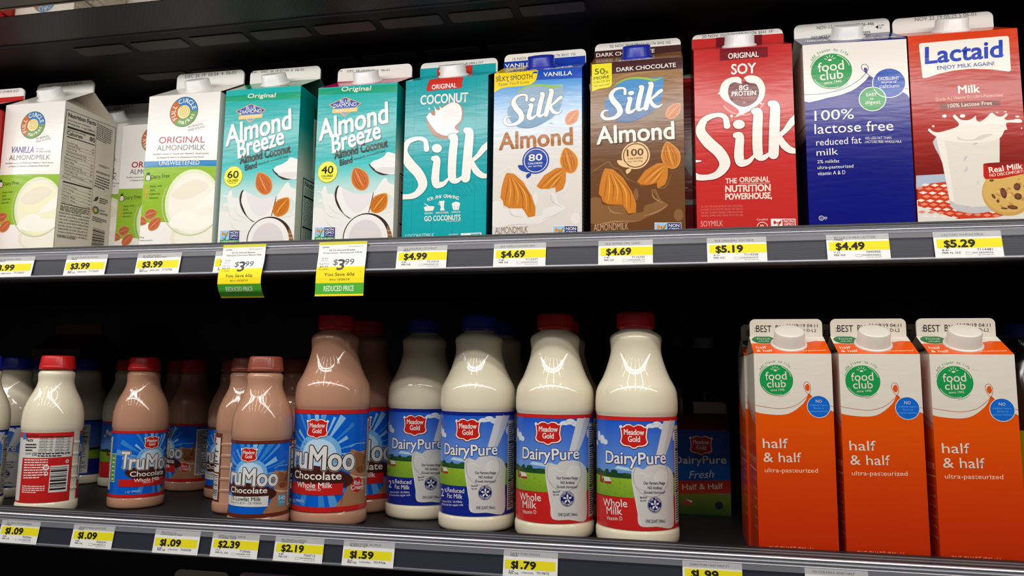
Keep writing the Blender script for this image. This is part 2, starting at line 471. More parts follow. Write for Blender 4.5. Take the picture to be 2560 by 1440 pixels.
# ---- white almond milk cartons with a green field and a glass of milk
def circle_logo(A, x, y, r):
    c = np.array(A.P(x, y)); k = r*A.px(x, y)
    A.uell(c, k, k, (72, 88, 96), L=3)
    for a0, a1, col in ((128, 232, (205, 112, 52)), (2, 128, (58, 128, 190)), (232, 362, (112, 156, 72))):
        A.uell(c, k*.965, k*.965, col, a0=a0, a1=a1, L=3.5)
    A.uell(c, k*.44, k*.44, (250, 238, 205), L=4)
    sp = [(c[0]+k*(.05+.34*t)*math.cos(t*15), c[1]+k*(.05+.34*t)*math.sin(t*15)) for t in np.linspace(0, 1, 30)]
    A.ustroke(sp, k*.075, (238, 190, 70), L=4.4, n=3)
    A.uarc('FULL', c, k*.60, 226, 140, k*.29, WHITE, bold=.03, L=5)
    A.uarc('CIRCLE', c, k*.60, 124, 8, k*.29, WHITE, bold=.03, L=5)
    A.uarc('market', c, k*.80, 246, 348, k*.27, WHITE, bold=.03, inside=True, L=5)

def full_circle_front(A, kind):
    A.urect(-13, -13, 110, 215, WHITE, 0)
    G = (146, 186, 48)
    A.view(0, 340, 4)
    A.poly([(1380, 315), (2230, 298), (2205, 850), (1900, 905), (1650, 862), (1385, 870)], G, 1)
    for i in range(26):
        x, y = random.uniform(1430, 2150), random.uniform(340, 800)
        A.stroke([(x, y), (x+random.uniform(60, 130), y-random.uniform(0, 6))], 5, (158, 198, 66), L=1.3, caps=False)
    if kind == 'unsw':
        A.poly([(1425, 257), (2230, 239), (2230, 299), (1425, 317)], (22, 128, 190), 1.8)
        A.text('UNSWEETENED', (1597, 297), (2000, 288), 40, WHITE, L=3)
    # glass of milk
    A.ell(1960, 1010, 285, 160, (236, 230, 205), L=1.6); A.ell(1975, 1015, 255, 130, (244, 238, 222), L=1.8)
    A.ell(1925, 665, 296, 330, (226, 232, 200), L=2); A.ell(1932, 672, 270, 300, (242, 236, 220), L=2.3)
    milk = (247, 240, 226) if kind != 'van' else (246, 241, 205)
    A.ell(1938, 690, 262, 285, milk, L=2.6)
    A.spoly([(1700, 900), (1760, 790), (1900, 740), (2000, 800), (2100, 790), (2160, 850), (2050, 920), (1900, 940)], (250, 246, 236), L=2.9)
    A.spoly([(1720, 600), (1850, 480), (1990, 440), (2090, 500), (1980, 590), (1840, 640)], (238, 229, 210), L=2.9)
    A.spoly([(2230, 470), (2225, 600), (2110, 690), (1960, 745), (1950, 720), (2080, 590)], (250, 246, 238), L=3.2)
    A.ring(1925, 665, 322, 332, (198, 202, 160), a0=150, a1=330, L=3)
    almond(A, 1512, 780, 50, 72, 75, base=(196, 108, 70), dark=(150, 72, 46), light=(226, 160, 120))
    almond(A, 1415, 850, 44, 66, 110, base=(196, 108, 70), dark=(150, 72, 46), light=(226, 160, 120))
    almond(A, 1552, 878, 52, 86, 50, L=5, base=(206, 112, 70), dark=(150, 72, 46), light=(226, 160, 120))
    IK = (40, 60, 30)
    A.poly([(1468, 372), (1502, 372), (1500, 392), (1512, 405), (1508, 450), (1456, 450), (1456, 405), (1470, 392)], IK, 4)
    A.poly([(1474, 395), (1497, 395), (1506, 410), (1502, 445), (1462, 445), (1462, 410)], WHITE, 4.4); A.ring(1482, 422, 10, 14, (200, 90, 90), L=4.8)
    A.poly([(1470, 360), (1503, 360), (1503, 372), (1468, 372)], (90, 150, 60), 4)
    A.text('Dairy Free', (1514, 432), (1705, 417), 38, IK, L=4)
    for x, y in ((1466, 520), (1470, 566), (1459, 603)):
        almond(A, x, y, 12, 18, 30, L=4, base=(235, 170, 80), dark=(225, 110, 40), light=(220, 100, 30))
    for t, a, b in (('Made with', (1505, 518), (1628, 510)), ('REAL', (1505, 557), (1562, 552)), ('California', (1497, 594), (1606, 588)), ('Almonds', (1495, 633), (1588, 626))):
        A.text(t, a, b, 20, IK, L=4)
    if kind == 'unsw':
        A.text('SERVING SUGGESTION', (1400, 1053), (1528, 1049), 11, DOTS, L=4); A.text('8 g', (1402, 1020), (1440, 1018), 14, DOTS, L=4)
    A.view(340, 170, 6.26)
    circle_logo(A, 757, 690, 237)
    A.text('IN SEASON', (835, 948), (1050, 892), 34, DOTS, L=4); A.text('YEAR ROUND', (822, 1002), (1085, 930), 34, DOTS, L=4)
    for a, b in (((765, 960), (790, 1040)), ((790, 1040), (1135, 945)), ((1135, 945), (1115, 815)), ((1115, 815), (920, 862))):
        n = 14
        for i in range(n):
            p = (a[0]+(b[0]-a[0])*(i+.2)/n, a[1]+(b[1]-a[1])*(i+.2)/n); q = (a[0]+(b[0]-a[0])*(i+.6)/n, a[1]+(b[1]-a[1])*(i+.6)/n)
            A.stroke([p, q], 3, (150, 150, 150), L=4, caps=False)
    if kind == 'van':
        A.text('VANILLA', (365, 1172), (790, 1172), 105, (84, 76, 146), bold=.025, shear=.1, L=4)
        A.text('WITH OTHER', (830, 1115), (960, 1115), 26, DOTS, L=4); A.text('NATURAL FLAVORS', (830, 1165), (1090, 1165), 34, DOTS, L=4)
    else:
        A.text('ORIGINAL', (365, 1184), (1080, 1170), 98, (172, 32, 62), bold=.022, L=4)
    A.text('ALMONDMILK', (335, 1300), (1085, 1284), 84, (105, 103, 102), bold=-.008, L=4)
    A.text('Excellent source of Calcium and Vitamin E. Good source', (275, 1366), (1140, 1350), 26, INK, L=4, shear=.15, res=2)
    A.text("of Vitamin D. And it's a Cholesterol Free Food!", (335, 1422), (1065, 1406), 26, INK, L=4, shear=.15, res=2)

GA = dict(al=29, fin=16.5)
U3 = spec(-607, 14, UP_FLOOR, WB, HB, al=31, fin=19)
full_circle_front(U3.front, 'unsw')
date(U3, 'DEC 26 19  03:54  4  06-01', (463, 196), (590, 185), 8)
CW = (240, 234, 226)
gf = (CW, CW, (222, 214, 200), (238, 234, 228))
build_carton(U3, 'white unsweetened original almond milk carton with bright blue band above green field', 'cartons on the upper shelf', gf, cap=(238, 236, 234))

def full_circle(x, y, kind, label, datep=None, H=196, fin=17):
    s = spec(x, y, UP_FLOOR, WB, H, al=31, fin=fin); s.front = Art(U3.front.m); full_circle_front(s.front, kind)
    if datep: date(s, *datep)
    return s, label
# vanilla carton seen from its front and its right side
U1 = spec(-825.2, 25, UP_FLOOR, 89, 204, al=33, fin=17); A = Art(U3.front.m); full_circle_front(A, 'van'); U1.front = xform(A, .96, -2.5, 0, 8)
date(U1, 'DEC 19 09:05 4 06-01', (118, 222), (206, 211), 7)
A = U1.right; A.hasbg = True; A.urect(-2, -2, 100, 215, (226, 219, 203), 0)
A.view(0, 180, 6); K = (38, 36, 34)
def frame(A, pts, w, L=4):
    for a, b in zip(pts, pts[1:]+pts[:1]): A.stroke([a, b], w, K, L=L, caps=False)
A.stroke([(895, 1440), (1000, 560)], 9, K, L=3, caps=False); A.stroke([(1000, 560), (1735, 840)], 7, K, L=3, caps=False); A.stroke([(1735, 840), (1640, 2500)], 8, K, L=3, caps=False); A.stroke([(895, 1440), (800, 2620)], 9, K, L=3, caps=False)
A.text('Nutrition Facts', (1025, 670), (1432, 805), 62, K, bold=.035, L=4)
A.text('8 servings per container', (1020, 728), (1355, 838), 24, K, L=4); A.text('Serving size  1 cup (240mL)', (1015, 775), (1425, 915), 28, K, bold=.02, L=4)
A.stroke([(1010, 822), (1420, 955)], 30, K, L=4, caps=False)
A.text('Amount per serving', (1005, 870), (1275, 955), 24, K, bold=.02, L=4)
A.text('Calories', (1003, 935), (1230, 1005), 56, K, bold=.03, L=4); A.text('80', (1338, 1035), (1418, 1062), 66, K, bold=.03, L=4)
A.stroke([(1000, 965), (1415, 1100)], 14, K, L=4, caps=False)
rows = ['Total Fat 2.5g', 'Saturated Fat 0g', 'Trans Fat 0g', 'Polyunsaturated Fat 0.5g', 'Monounsaturated Fat 1.5g', 'Cholesterol 0mg', 'Sodium 150mg', 'Total Carbohydrate 13g', 'Dietary Fiber less than 1g', 'Total Sugars 12g', 'Includes 12g Added Sugars', 'Protein 1g']
for i, t in enumerate(rows):
    y = 1055+i*47; ind = 18 if t[0] in 'STPMDI' and i in (1, 2, 3, 4, 8, 9, 10) else 0
    x0 = 990-i*5.5+ind
    A.text(t, (x0, y), (x0+12*len(t), y+4.2*len(t)), 22, K, bold=.015, L=4, res=2)
    A.stroke([(988-i*5.5, y+14), (1410-i*4, y+158)], 2.5, K, L=4, caps=False)
    if i not in (2, 3, 4, 9, 11): A.text('%d%%' % ((i*7) % 25), (1370-i*4, y+125), (1402-i*4, y+136), 20, K, bold=.02, L=4, res=2)
A.stroke([(940, 1640), (1365, 1755)], 22, K, L=4, caps=False)
for i, t in enumerate(['Vitamin D 2.5mcg', 'Calcium 450mg', 'Iron 0.4mg', 'Potassium 180mg', 'Vitamin A 150mcg', 'Vitamin E 4mg']):
    y = 1690+i*50; A.text(t, (935-i*5, y), (935-i*5+12.5*len(t), y+4.4*len(t)), 22, K, L=4, res=2); A.stroke([(932-i*5, y+16), (1358-i*5, y+150)], 2.5, K, L=4, caps=False)
    A.text('%d%%' % (20-2*i), (1320-i*4, y+105), (1355-i*4, y+116), 20, K, L=4, res=2)
A.stroke([(912, 1968), (1340, 2065)], 11, K, L=4, caps=False)
fineprint(A, [(905, 1990), (1335, 2085), (1330, 2180), (895, 2075)], 4, K, L=4)
A.stroke([(1455, 740), (1345, 2180)], 4, K, L=4, caps=False)
for i, t in enumerate(['INGREDIENTS: ALMONDMILK (FILTERED', 'WATER, ALMONDS), CANE SUGAR,', 'CALCIUM CARBONATE, NATURAL', 'VANILLA FLAVOR WITH OTHER NATURAL', 'FLAVORS, SEA SALT, POTASSIUM CITRATE,', 'SUNFLOWER LECITHIN, GELLAN GUM,', 'VITAMIN A PALMITATE, VITAMIN D2 AND', 'D-ALPHA-TOCOPHEROL (VITAMIN E).']):
    A.text(t, (885-i*4, 2118+i*48), (1338-i*6, 2205+i*44), 26, K, L=4, res=2, bold=.01)
A.text('CONTAINS: ALMONDS.', (850, 2475), (1125, 2518), 28, K, bold=.03, L=4, res=2)
fineprint(A, [(1460, 760), (1690, 880), (1650, 1120), (1440, 1010)], 9, (90, 86, 80), L=4, seed=5)
fineprint(A, [(1480, 1380), (1640, 1440), (1635, 1480), (1475, 1410)], 2, (90, 86, 80), L=4, seed=6)
A.text('KEEP REFRIGERATED', (1432, 1505), (1645, 1575), 26, K, bold=.02, L=4, res=2)
fineprint(A, [(1440, 1540), (1640, 1610), (1630, 1810), (1400, 1720)], 5, (90, 86, 80), L=4, seed=8)
A.spoly([(1385, 1930), (1410, 1910), (1425, 1880), (1465, 1870), (1460, 1905), (1435, 1935)], (60, 70, 60), L=4)
fineprint(A, [(1490, 1880), (1610, 1920), (1625, 2010), (1480, 1970)], 3, K, L=4, seed=9)
c = np.array(A.P(1424, 2072)); k = 60*A.px(1424, 2072)
for a0, a1, col in ((128, 232, (180, 110, 60)), (2, 128, (60, 110, 160)), (232, 362, (90, 130, 70))): A.uell(c, k*1.15, k, col, a0=a0, a1=a1, L=4)
A.uell(c, k*.55, k*.5, (230, 190, 80), L=4.5)
A.text('QUALITY', (1482, 2085), (1570, 2108), 26, K, bold=.02, L=4, res=2); A.text('GUARANTEED', (1480, 2130), (1610, 2165), 26, K, bold=.02, L=4, res=2)
fineprint(A, [(1380, 2155), (1600, 2225), (1590, 2290), (1365, 2230)], 3, K, L=4, seed=11)
barcode(A, [(1388, 2330), (1570, 2390), (1550, 2640), (1360, 2640)], 46, (70, 66, 62), L=4, vertical=True)
build_carton(U1, 'white vanilla almond milk carton turned to show its nutrition facts side', 'cartons on the upper shelf', gf, cap=(238, 236, 234))
# two more behind, between the vanilla and the unsweetened carton
s, lb = full_circle(-713.5, 100, 'orig', 'white original almond milk carton set back between vanilla and unsweetened cartons')
build_carton(s, lb, 'cartons on the upper shelf', gf, cap=(238, 236, 234))
s, lb = full_circle(-811, 116, 'orig', 'white almond milk carton deepest behind the vanilla carton, only its top seal showing', ('15:05 4 06-01', (285, 275), (335, 267), 7), 205, 19)
build_carton(s, lb, 'cartons on the upper shelf', gf, cap=(238, 236, 234))
# red and blue carton at the far left edge
s = spec(-923, 5, UP_FLOOR, WB, HB, **GA); A = s.front; A.urect(-2, -2, 100, 205, vgrad([(0, (30, 90, 140)), (140, (30, 90, 140)), (141, WHITE), (150, WHITE), (151, (190, 40, 36)), (201, (190, 40, 36))]), 0)
A.utext('Half', (8, 90), (88, 90), 28, WHITE, bold=.02, L=3)
s.fin.view(0, 180, 6); s.fin.text('SELL BY', (230, 230), (330, 222), 18, INK, bold=.03, L=4); s.fin.text('11-27 04:59 10-27', (5, 320), (280, 300), 34, DOTS, L=4)
s.fin.add([(0, 0), (96, 0), (96, 5), (0, 5)], [(0, 1, 2, 3)], (190, 40, 36), 2)
build_carton(s, 'red and blue carton cut by the left edge, behind the vanilla carton', 'cartons on the upper shelf', ((190, 40, 36), (190, 40, 36), (120, 20, 20), WHITE), cap=None)

# ---- teal almond coconut cartons
TEAL = vgrad([(0, (225, 226, 220)), (48, (228, 228, 222)), (74, (190, 222, 218)), (100, (60, 190, 190)), (120, (0, 165, 168)), (160, (16, 172, 174)), (192, (26, 180, 178))])
def breeze_front(A, cal):
    A.urect(-3, -3, 100, 205, TEAL, 0)
    A.view(720, 150, 5.76)
    A.poly([(405, 425), (1580, 350), (1640, 458), (410, 505)], (0, 160, 120), 1)
    A.text('Original', (768, 452), (1190, 438), 62, WHITE, bold=.03, shear=.12, L=3)
    # diamond badge
    A.poly([(590, 648), (830, 535), (1062, 625), (820, 822)], (225, 170, 110), 2); A.poly([(612, 648), (830, 548), (1040, 628), (822, 800)], (40, 70, 160), 2.4)
    A.poly([(690, 700), (960, 680), (822, 800)], (100, 150, 215), 2.7)
    A.poly([(645, 715), (1010, 690), (1005, 745), (640, 775)], (240, 190, 110), 3)
    A.text('ALMONDS', (680, 757), (975, 738), 36, (255, 232, 185), bold=.02, L=3.6)
    A.text('BLUE', (752, 628), (905, 615), 48, WHITE, bold=.015, L=3.6); A.text('DIAMOND', (660, 690), (990, 665), 52, WHITE, bold=.015, L=3.6)
    for dx, dy, col, L in ((6, 8, (40, 120, 130), 3.8), (0, 0, WHITE, 5)):
        bo = .05 if L < 4 else .03
        A.text('Almond', (452+dx, 1165+dy), (1440+dx, 900+dy), 290, col, bold=bo, shear=.14, L=L, res=4)
        A.text('Breeze', (650+dx, 1345+dy), (1340+dx, 1128+dy), 256, col, bold=bo, shear=.14, L=L, res=4)
    A.text('Almond Coconut', (680, 1435), (1440, 1255), 122, (40, 42, 34), bold=.045, shear=.1, L=5)
    A.view(720, 380, 6)
    A.text('Blend', (790, 215), (978, 165), 92, (40, 42, 34), bold=.04, shear=.1, L=5)
    A.text('almondmilk coconutmilk blend', (1000, 130), (1460, 0), 34, (52, 56, 44), shear=.15, L=5, res=2)
    # milk splash
    MK, MK2 = (236, 234, 230), (218, 216, 212)
    A.spoly([(355, 900), (470, 840), (560, 880), (520, 760), (450, 770), (470, 700), (520, 720), (500, 620), (440, 600), (450, 580), (500, 600), (545, 520), (580, 530), (600, 620), (680, 640), (740, 760), (840, 920), (1230, 950), (1300, 890), (1490, 880), (1560, 840), (1640, 800), (1700, 1400), (300, 1400)], MK, 2)
    A.spoly([(1290, 640), (1380, 480), (1440, 400), (1480, 395), (1510, 460), (1600, 500), (1700, 540), (1700, 800), (1500, 620), (1400, 640)], MK, 1.7)
    for p in ([(560, 1000), (620, 1100), (760, 1160)], [(620, 800), (700, 900), (860, 960)], [(540, 880), (640, 970), (800, 1000)], [(1400, 930), (1500, 910), (1580, 870)]):
        A.stroke(p, [4, 14, 4], MK2, L=2.4)
    # coconut pieces
    SH, CW2, CF = (62, 48, 40), (240, 236, 234), (226, 220, 220)
    A.spoly([(1222, 200), (1300, 290), (1420, 350), (1600, 320), (1610, 300), (1440, 325), (1320, 270), (1250, 195)], SH, 3)
    A.spoly([(1245, 200), (1290, 140), (1370, 110), (1450, 60), (1490, 5), (1560, 15), (1620, 60), (1610, 310), (1500, 335), (1370, 300)], CW2, 3.3)
    A.spoly([(1310, 270), (1400, 235), (1600, 235), (1600, 305), (1480, 325), (1390, 310)], CF, 3.6)
    A.spoly([(752, 515), (770, 520), (735, 660), (760, 760), (840, 920), (950, 1000), (900, 985), (790, 880), (725, 760), (708, 640), (725, 560)], SH, 3)
    A.spoly([(770, 530), (860, 560), (1040, 640), (1270, 620), (1265, 720), (1225, 920), (1060, 950), (940, 990), (840, 900), (760, 760), (740, 650)], CW2, 3.3)
    A.spoly([(830, 560), (1040, 645), (1255, 625), (1220, 780), (1100, 900), (980, 900), (870, 760)], (232, 226, 228), 3.6)
    A.stroke([(1285, 615), (1262, 740), (1215, 910)], [8, 16, 10], SH, L=4)
    A.ell(1185, 1290, 380, 372, SH, L=4); A.spoly([(1500, 1100), (1560, 1240), (1570, 1400), (1490, 1400), (1480, 1200)], (140, 96, 60), 4.2)
    A.ell(1165, 1300, 345, 362, CW2, L=4.4); A.ell(1160, 1310, 262, 292, (222, 214, 214), L=4.7)
    for q in ((1380, 1185, 1545, 1180), (1390, 1250, 1560, 1245), (355, 1215, 420, 1205)): A.stroke([q[:2], q[2:]], 5, WHITE, L=6, caps=False)
    almond(A, 1085, 405, 125, 190, -28, L=5, base=(206, 112, 52), dark=(164, 76, 34), light=(236, 170, 104))
    almond(A, 1375, 765, 118, 172, 38, L=3.7, base=(208, 120, 40), dark=(160, 84, 24), light=(240, 176, 90))
    A.circ(600, 300, 160, (246, 238, 60), L=5); A.ring(600, 303, 150, 163, (200, 180, 40), L=5.2); A.ring(600, 300, 134, 142, (255, 250, 190), L=5.4)
    A.text(cal, (505, 325), (682, 325), 108, (20, 20, 20), bold=.03, L=6); A.text('CALORIES', (505, 382), (680, 378), 34, (20, 20, 20), bold=.03, L=6); A.text('PER SERVING', (530, 412), (650, 408), 16, (20, 20, 20), bold=.02, L=6, res=2)
    nongmo(A, 402, 1135, 305, 140)

def breeze_side(A):
    A.hasbg = True
    A.urect(-2, -2, 100, 205, vgrad([(0, (214, 206, 190)), (112, (206, 206, 190)), (128, (90, 170, 150)), (150, (0, 150, 150)), (205, (0, 150, 140))]), 0)
    A.urect(34, 96, 97, 182, (250, 244, 230), 1); A.urect(34, 168, 97, 182, (40, 120, 60), 1.5)
    A.upoly([(38, 135), (97, 135), (97, 166), (38, 166)], (232, 150, 50), 2)
    for i in range(14): A.uell((random.uniform(40, 95), random.uniform(100, 132)), 3, 2, random.choice(((220, 200, 40), (150, 90, 40), (60, 120, 60), (200, 60, 40))), rot=random.uniform(0, 90), L=2.5)
    A.urect(14, 4, 93, 91, K, 2); A.urect(15.4, 5.4, 92, 89.6, (222, 216, 204), 2.4)
    A.utext('Nutrition Facts', (18, 82), (84, 82), 6.5, K, bold=.03, L=3)
    for i in range(24):
        v = 78-i*3.0
        if i in (3, 15): A.urect(17, v-.4, 90, v+1.8, K, 3)
        else:
            A.urect(17, v-.2, 90, v+.05, K, 3); A.utext(random.choice(('Total Fat 3g', 'Sodium 160mg', 'Vitamin D 20%', 'Potassium 40mg', 'Total Sugars 7g', 'Calcium 45%')), (18, v+.6), (18+random.uniform(30, 55), v+.6), 1.6, K, bold=.02, L=3, res=1)

aqua_cols = ((20, 160, 150), (0, 160, 120), (70, 110, 95), (240, 236, 230))
U4 = spec(-504, 14, UP_FLOOR, WB, 196, al=30, fin=17); U5 = spec(-386.5, 14, UP_FLOOR, WB, 191, al=28.5, fin=17)
breeze_front(Art(U5.front.m), '40')
for s, cal, lb in ((U4, '60', 'teal almond coconut carton with yellow 60 calories badge and green gable'), (U5, '40', 'teal almond coconut carton with yellow 40 calories badge and magenta gable')):
    s.front = Art(U5.front.m); breeze_front(s.front, cal); breeze_side(s.right)
    gab = (0, 150, 105) if cal == '60' else (196, 30, 90)
    if cal == '60':
        s.fin.view(540, 150, 5.76); s.fin.text('USE BY:', (490, 192), (592, 186), 18, NAVY, bold=.03, L=4); s.fin.text('DEC 28 19 07:54  6  06-01', (650, 185), (1262, 155), 32, DOTS, L=4)
        s.slope.uell((72, 15), 11, 5, (206, 112, 52), L=3)
    else:
        s.fin.view(720, 150, 5.76); s.fin.text('USE BY:', (685, 175), (790, 168), 18, NAVY, bold=.03, L=4); s.fin.text('DEC 28 19 08:02  6  06-01', (850, 178), (1462, 160), 32, DOTS, L=4)
        s.fin.poly([(640, 330), (1740, 290), (1740, 272), (640, 318)], (196, 30, 90), 2)
        s.slope.view(720, 150, 5.76); s.slope.text('UNSWEETENED', (745, 388), (1265, 362), 20, WHITE, bold=.03, shear=.2, L=4); s.slope.uell((74, 15), 11, 5, (206, 112, 52), L=3)
    build_carton(s, lb, 'cartons on the upper shelf', (aqua_cols[0], gab, aqua_cols[2], aqua_cols[3]), cap=(240, 240, 240))

# ---- turquoise coconut carton
TQ = (24, 164, 172)
U6 = spec(-284, 22, UP_FLOOR, WB, 195, al=27, fin=17); A = U6.front; A.urect(-3, -3, 100, 205, TQ, 0)
for u in (11, 34, 58, 82): A.urect(u, -1, u+.35, 205, (14, 136, 146), .5)
for i in range(120):
    u, v = random.uniform(0, 95), random.uniform(0, 190); A.ustroke([(u, v), (u+random.uniform(-.3, .3), v+random.uniform(3, 12))], random.uniform(.15, .4), random.choice(((18, 150, 158), (34, 172, 178))), L=.5, smooth=False, caps=False)
A.view(1000, 140, 6.545)
A.spoly([(462, 440), (500, 385), (620, 360), (760, 350), (900, 345), (1030, 320), (1020, 440), (1000, 520), (800, 545), (600, 562), (440, 572)], (205, 48, 36), 1.5)
A.text('ORIGINAL', (523, 550), (925, 518), 76, WHITE, bold=.03, L=3)
A.text('COCONUT', (338, 800), (1110, 752), 148, WHITE, bold=.035, L=3)
A.spoly([(435, 1040), (480, 940), (760, 800), (880, 755), (990, 800), (1045, 900), (1030, 1050), (960, 1150), (975, 1240), (900, 1340), (760, 1375), (600, 1330), (500, 1230), (450, 1120)], (168, 118, 92), 3)
for i in range(26):
    t = random.uniform(.15, .85); x = 520+t*420; A.stroke([(x, 1310+30*math.sin(t*3)), (x+40, 1322+30*math.sin(t*3))], 8, random.choice(((150, 100, 78), (186, 138, 112))), L=3.2, caps=False)
A.spoly([(445, 1030), (460, 970), (500, 935), (535, 975), (580, 975), (575, 880), (555, 815), (610, 890), (660, 880), (650, 820), (685, 860), (740, 830), (860, 765), (970, 800), (1015, 900), (1000, 1050), (905, 1160), (920, 1215), (970, 1240), (880, 1300), (740, 1310), (640, 1270), (560, 1200)], (244, 240, 236), 3.6)
A.spoly([(690, 960), (800, 880), (940, 890), (980, 1000), (900, 1130), (800, 1180), (700, 1150)], (234, 226, 224), 4); A.circ(483, 868, 14, WHITE, L=3.6)
silk(A.view(0, 0, 1), ((423, 612), (676, 840), (200, 1005)), ((1093.5, 372), (1166, 451), (1019, 497)), WHITE, (20, 140, 150), L=5)
A.view(640, 340, 4)
A.uarc('FOR ANY CRAVING', A.P(1870, 1050), 430*A.px(1870, 1000), 112, 70, 32*A.px(1870, 620), WHITE, bold=.02, L=4)
A.poly([(1680, 715), (1790, 710), (1775, 750), (1695, 755)], WHITE, 4); A.stroke([(1690, 680), (1740, 712)], 8, WHITE, L=4); A.ell(1735, 712, 50, 8, WHITE, L=4)
A.poly([(1835, 655), (1890, 650), (1882, 715), (1892, 748), (1845, 750), (1852, 715)], WHITE, 4); A.ring(1836, 680, 8, 12, WHITE, L=4)
A.ell(2003, 685, 42, 24, WHITE, L=4); A.poly([(1965, 695), (2042, 692), (2030, 742), (1975, 744)], WHITE, 4); A.stroke([(1985, 700), (1990, 740)], 3, TQ, L=4.4); A.stroke([(2020, 698), (2015, 740)], 3, TQ, L=4.4)
for t, a, b in (('SAUCES', (1688, 785), (1770, 782)), ('SMOOTHIES', (1802, 781), (1928, 776)), ('SWEETS', (1958, 775), (2047, 771))): A.text(t, a, b, 18, WHITE, bold=.02, L=4)
A.text('GO COCONUTS', (1687, 855), (2047, 840), 50, WHITE, bold=.03, L=4); A.stroke([(1905, 857), (2050, 850)], 4, WHITE, L=4, caps=False)
for i in range(13):
    t = i/12; A.stroke([(2290-300*t, 540+120*t), (2230-300*t+random.uniform(-20, 20), 430+150*t), (2130-220*t, 440+120*t)], [6, 4, 1], (20, 146, 152), L=1.2, caps=False)
A.text('COCONUTMILK', (1490, 1030), (1785, 1015), 44, (190, 232, 232), L=4, bold=-.01); A.text('Certified', (1930, 995), (2020, 990), 16, WHITE, L=4)
A.poly([(2050, 975), (2255, 965), (2255, 1030), (2050, 1040)], WHITE, 4); A.poly([(2150, 980), (2245, 975), (2245, 1030), (2150, 1035)], TQ, 4.5); A.text('NON', (2160, 1006), (2235, 1002), 20, WHITE, bold=.03, L=5)
A = U6.right; A.hasbg = True; A.urect(-2, -2, 100, 205, (10, 100, 112), 0); A.urect(22, 40, 94, 150, K, 1); A.urect(23, 41, 93, 149, (190, 200, 190), 1.4)
for i in range(22):
    v = 142-i*4.6; A.urect(25, v, 25+random.uniform(40, 64), v+1.6, K, 2); 
A.urect(24, 118, 92, 122, K, 2); A.utext('NUTS', (30, 176), (60, 176), 7, (120, 190, 190), L=2); A.utext('DEN', (30, 164), (60, 164), 7, (120, 190, 190), L=2)
A = U6.fin; A.view(1000, 140, 6.545); A.poly([(300, 215), (1570, 115), (1570, 270), (300, 370)], TQ, 1.5); A.poly([(605, 205), (1190, 150), (1185, 290), (605, 340)], (205, 48, 36), 2)
A.text('ORIGINAL', (640, 275), (1080, 250), 60, WHITE, bold=.03, L=3); A.text('25 NOV 2019 15:25 40-5994 L13-7', (632, 190), (1362, 120), 36, INK, L=4)
U6.slope.view(1000, 140, 6.545).poly([(500, 385), (1030, 300), (1040, 330), (480, 400)], (205, 48, 36), 2)
build_carton(U6, 'turquoise coconut milk carton with broken coconut above large white script', 'cartons on the upper shelf', ((10, 104, 116), TQ, (8, 60, 70), (240, 236, 230)), cap=(240, 240, 240))

# ---- leaf-badge almond milk cartons
def leaf_badge(A, pale):
    """shared front art, photo points of the chocolate carton"""
    A.view(1460, 90, 5.76)
    a, b = ((150, 176, 200), (56, 118, 160)) if pale else ((66, 140, 200), (30, 84, 140))
    q = [(1137, 598), (1010, 648), (900, 632), (700, 618), (560, 660), (440, 745), (345, 880), (300, 1000), (335, 1120), (430, 1215), (560, 1252), (720, 1236), (880, 1160), (1020, 1060), (1100, 960), (1138, 800)]
    c = A.P(560, 800); d = A.P(560, 1200)
    A.spoly(q, vgrad([(d[1], b), ((c[1]+d[1])/2, (a[0]*.6+b[0]*.4, a[1]*.6+b[1]*.4, a[2]*.6+b[2]*.4)), (c[1], a)]), 3, n=4)
    A.spoly([(425, 735), (520, 655), (640, 610), (760, 596), (900, 605), (1020, 622), (1137, 597), (1015, 652), (900, 636), (760, 620), (640, 632), (540, 668)], (150, 196, 60), 3.4)
    for i in range(22):
        x, y = random.uniform(380, 980), random.uniform(1080, 1200); A.stroke([(x, y), (x+30, y-8), (x+70, y+4)], [1, 6, 1], (86, 150, 190) if i % 2 else (30, 80, 124), L=3.3, caps=False, n=3)
    silk(A, ((423, 612), (676, 840), (200, 1005)), ((680, 828), (890, 1062), (372, 1212)), WHITE, (60, 80, 96), L=5)

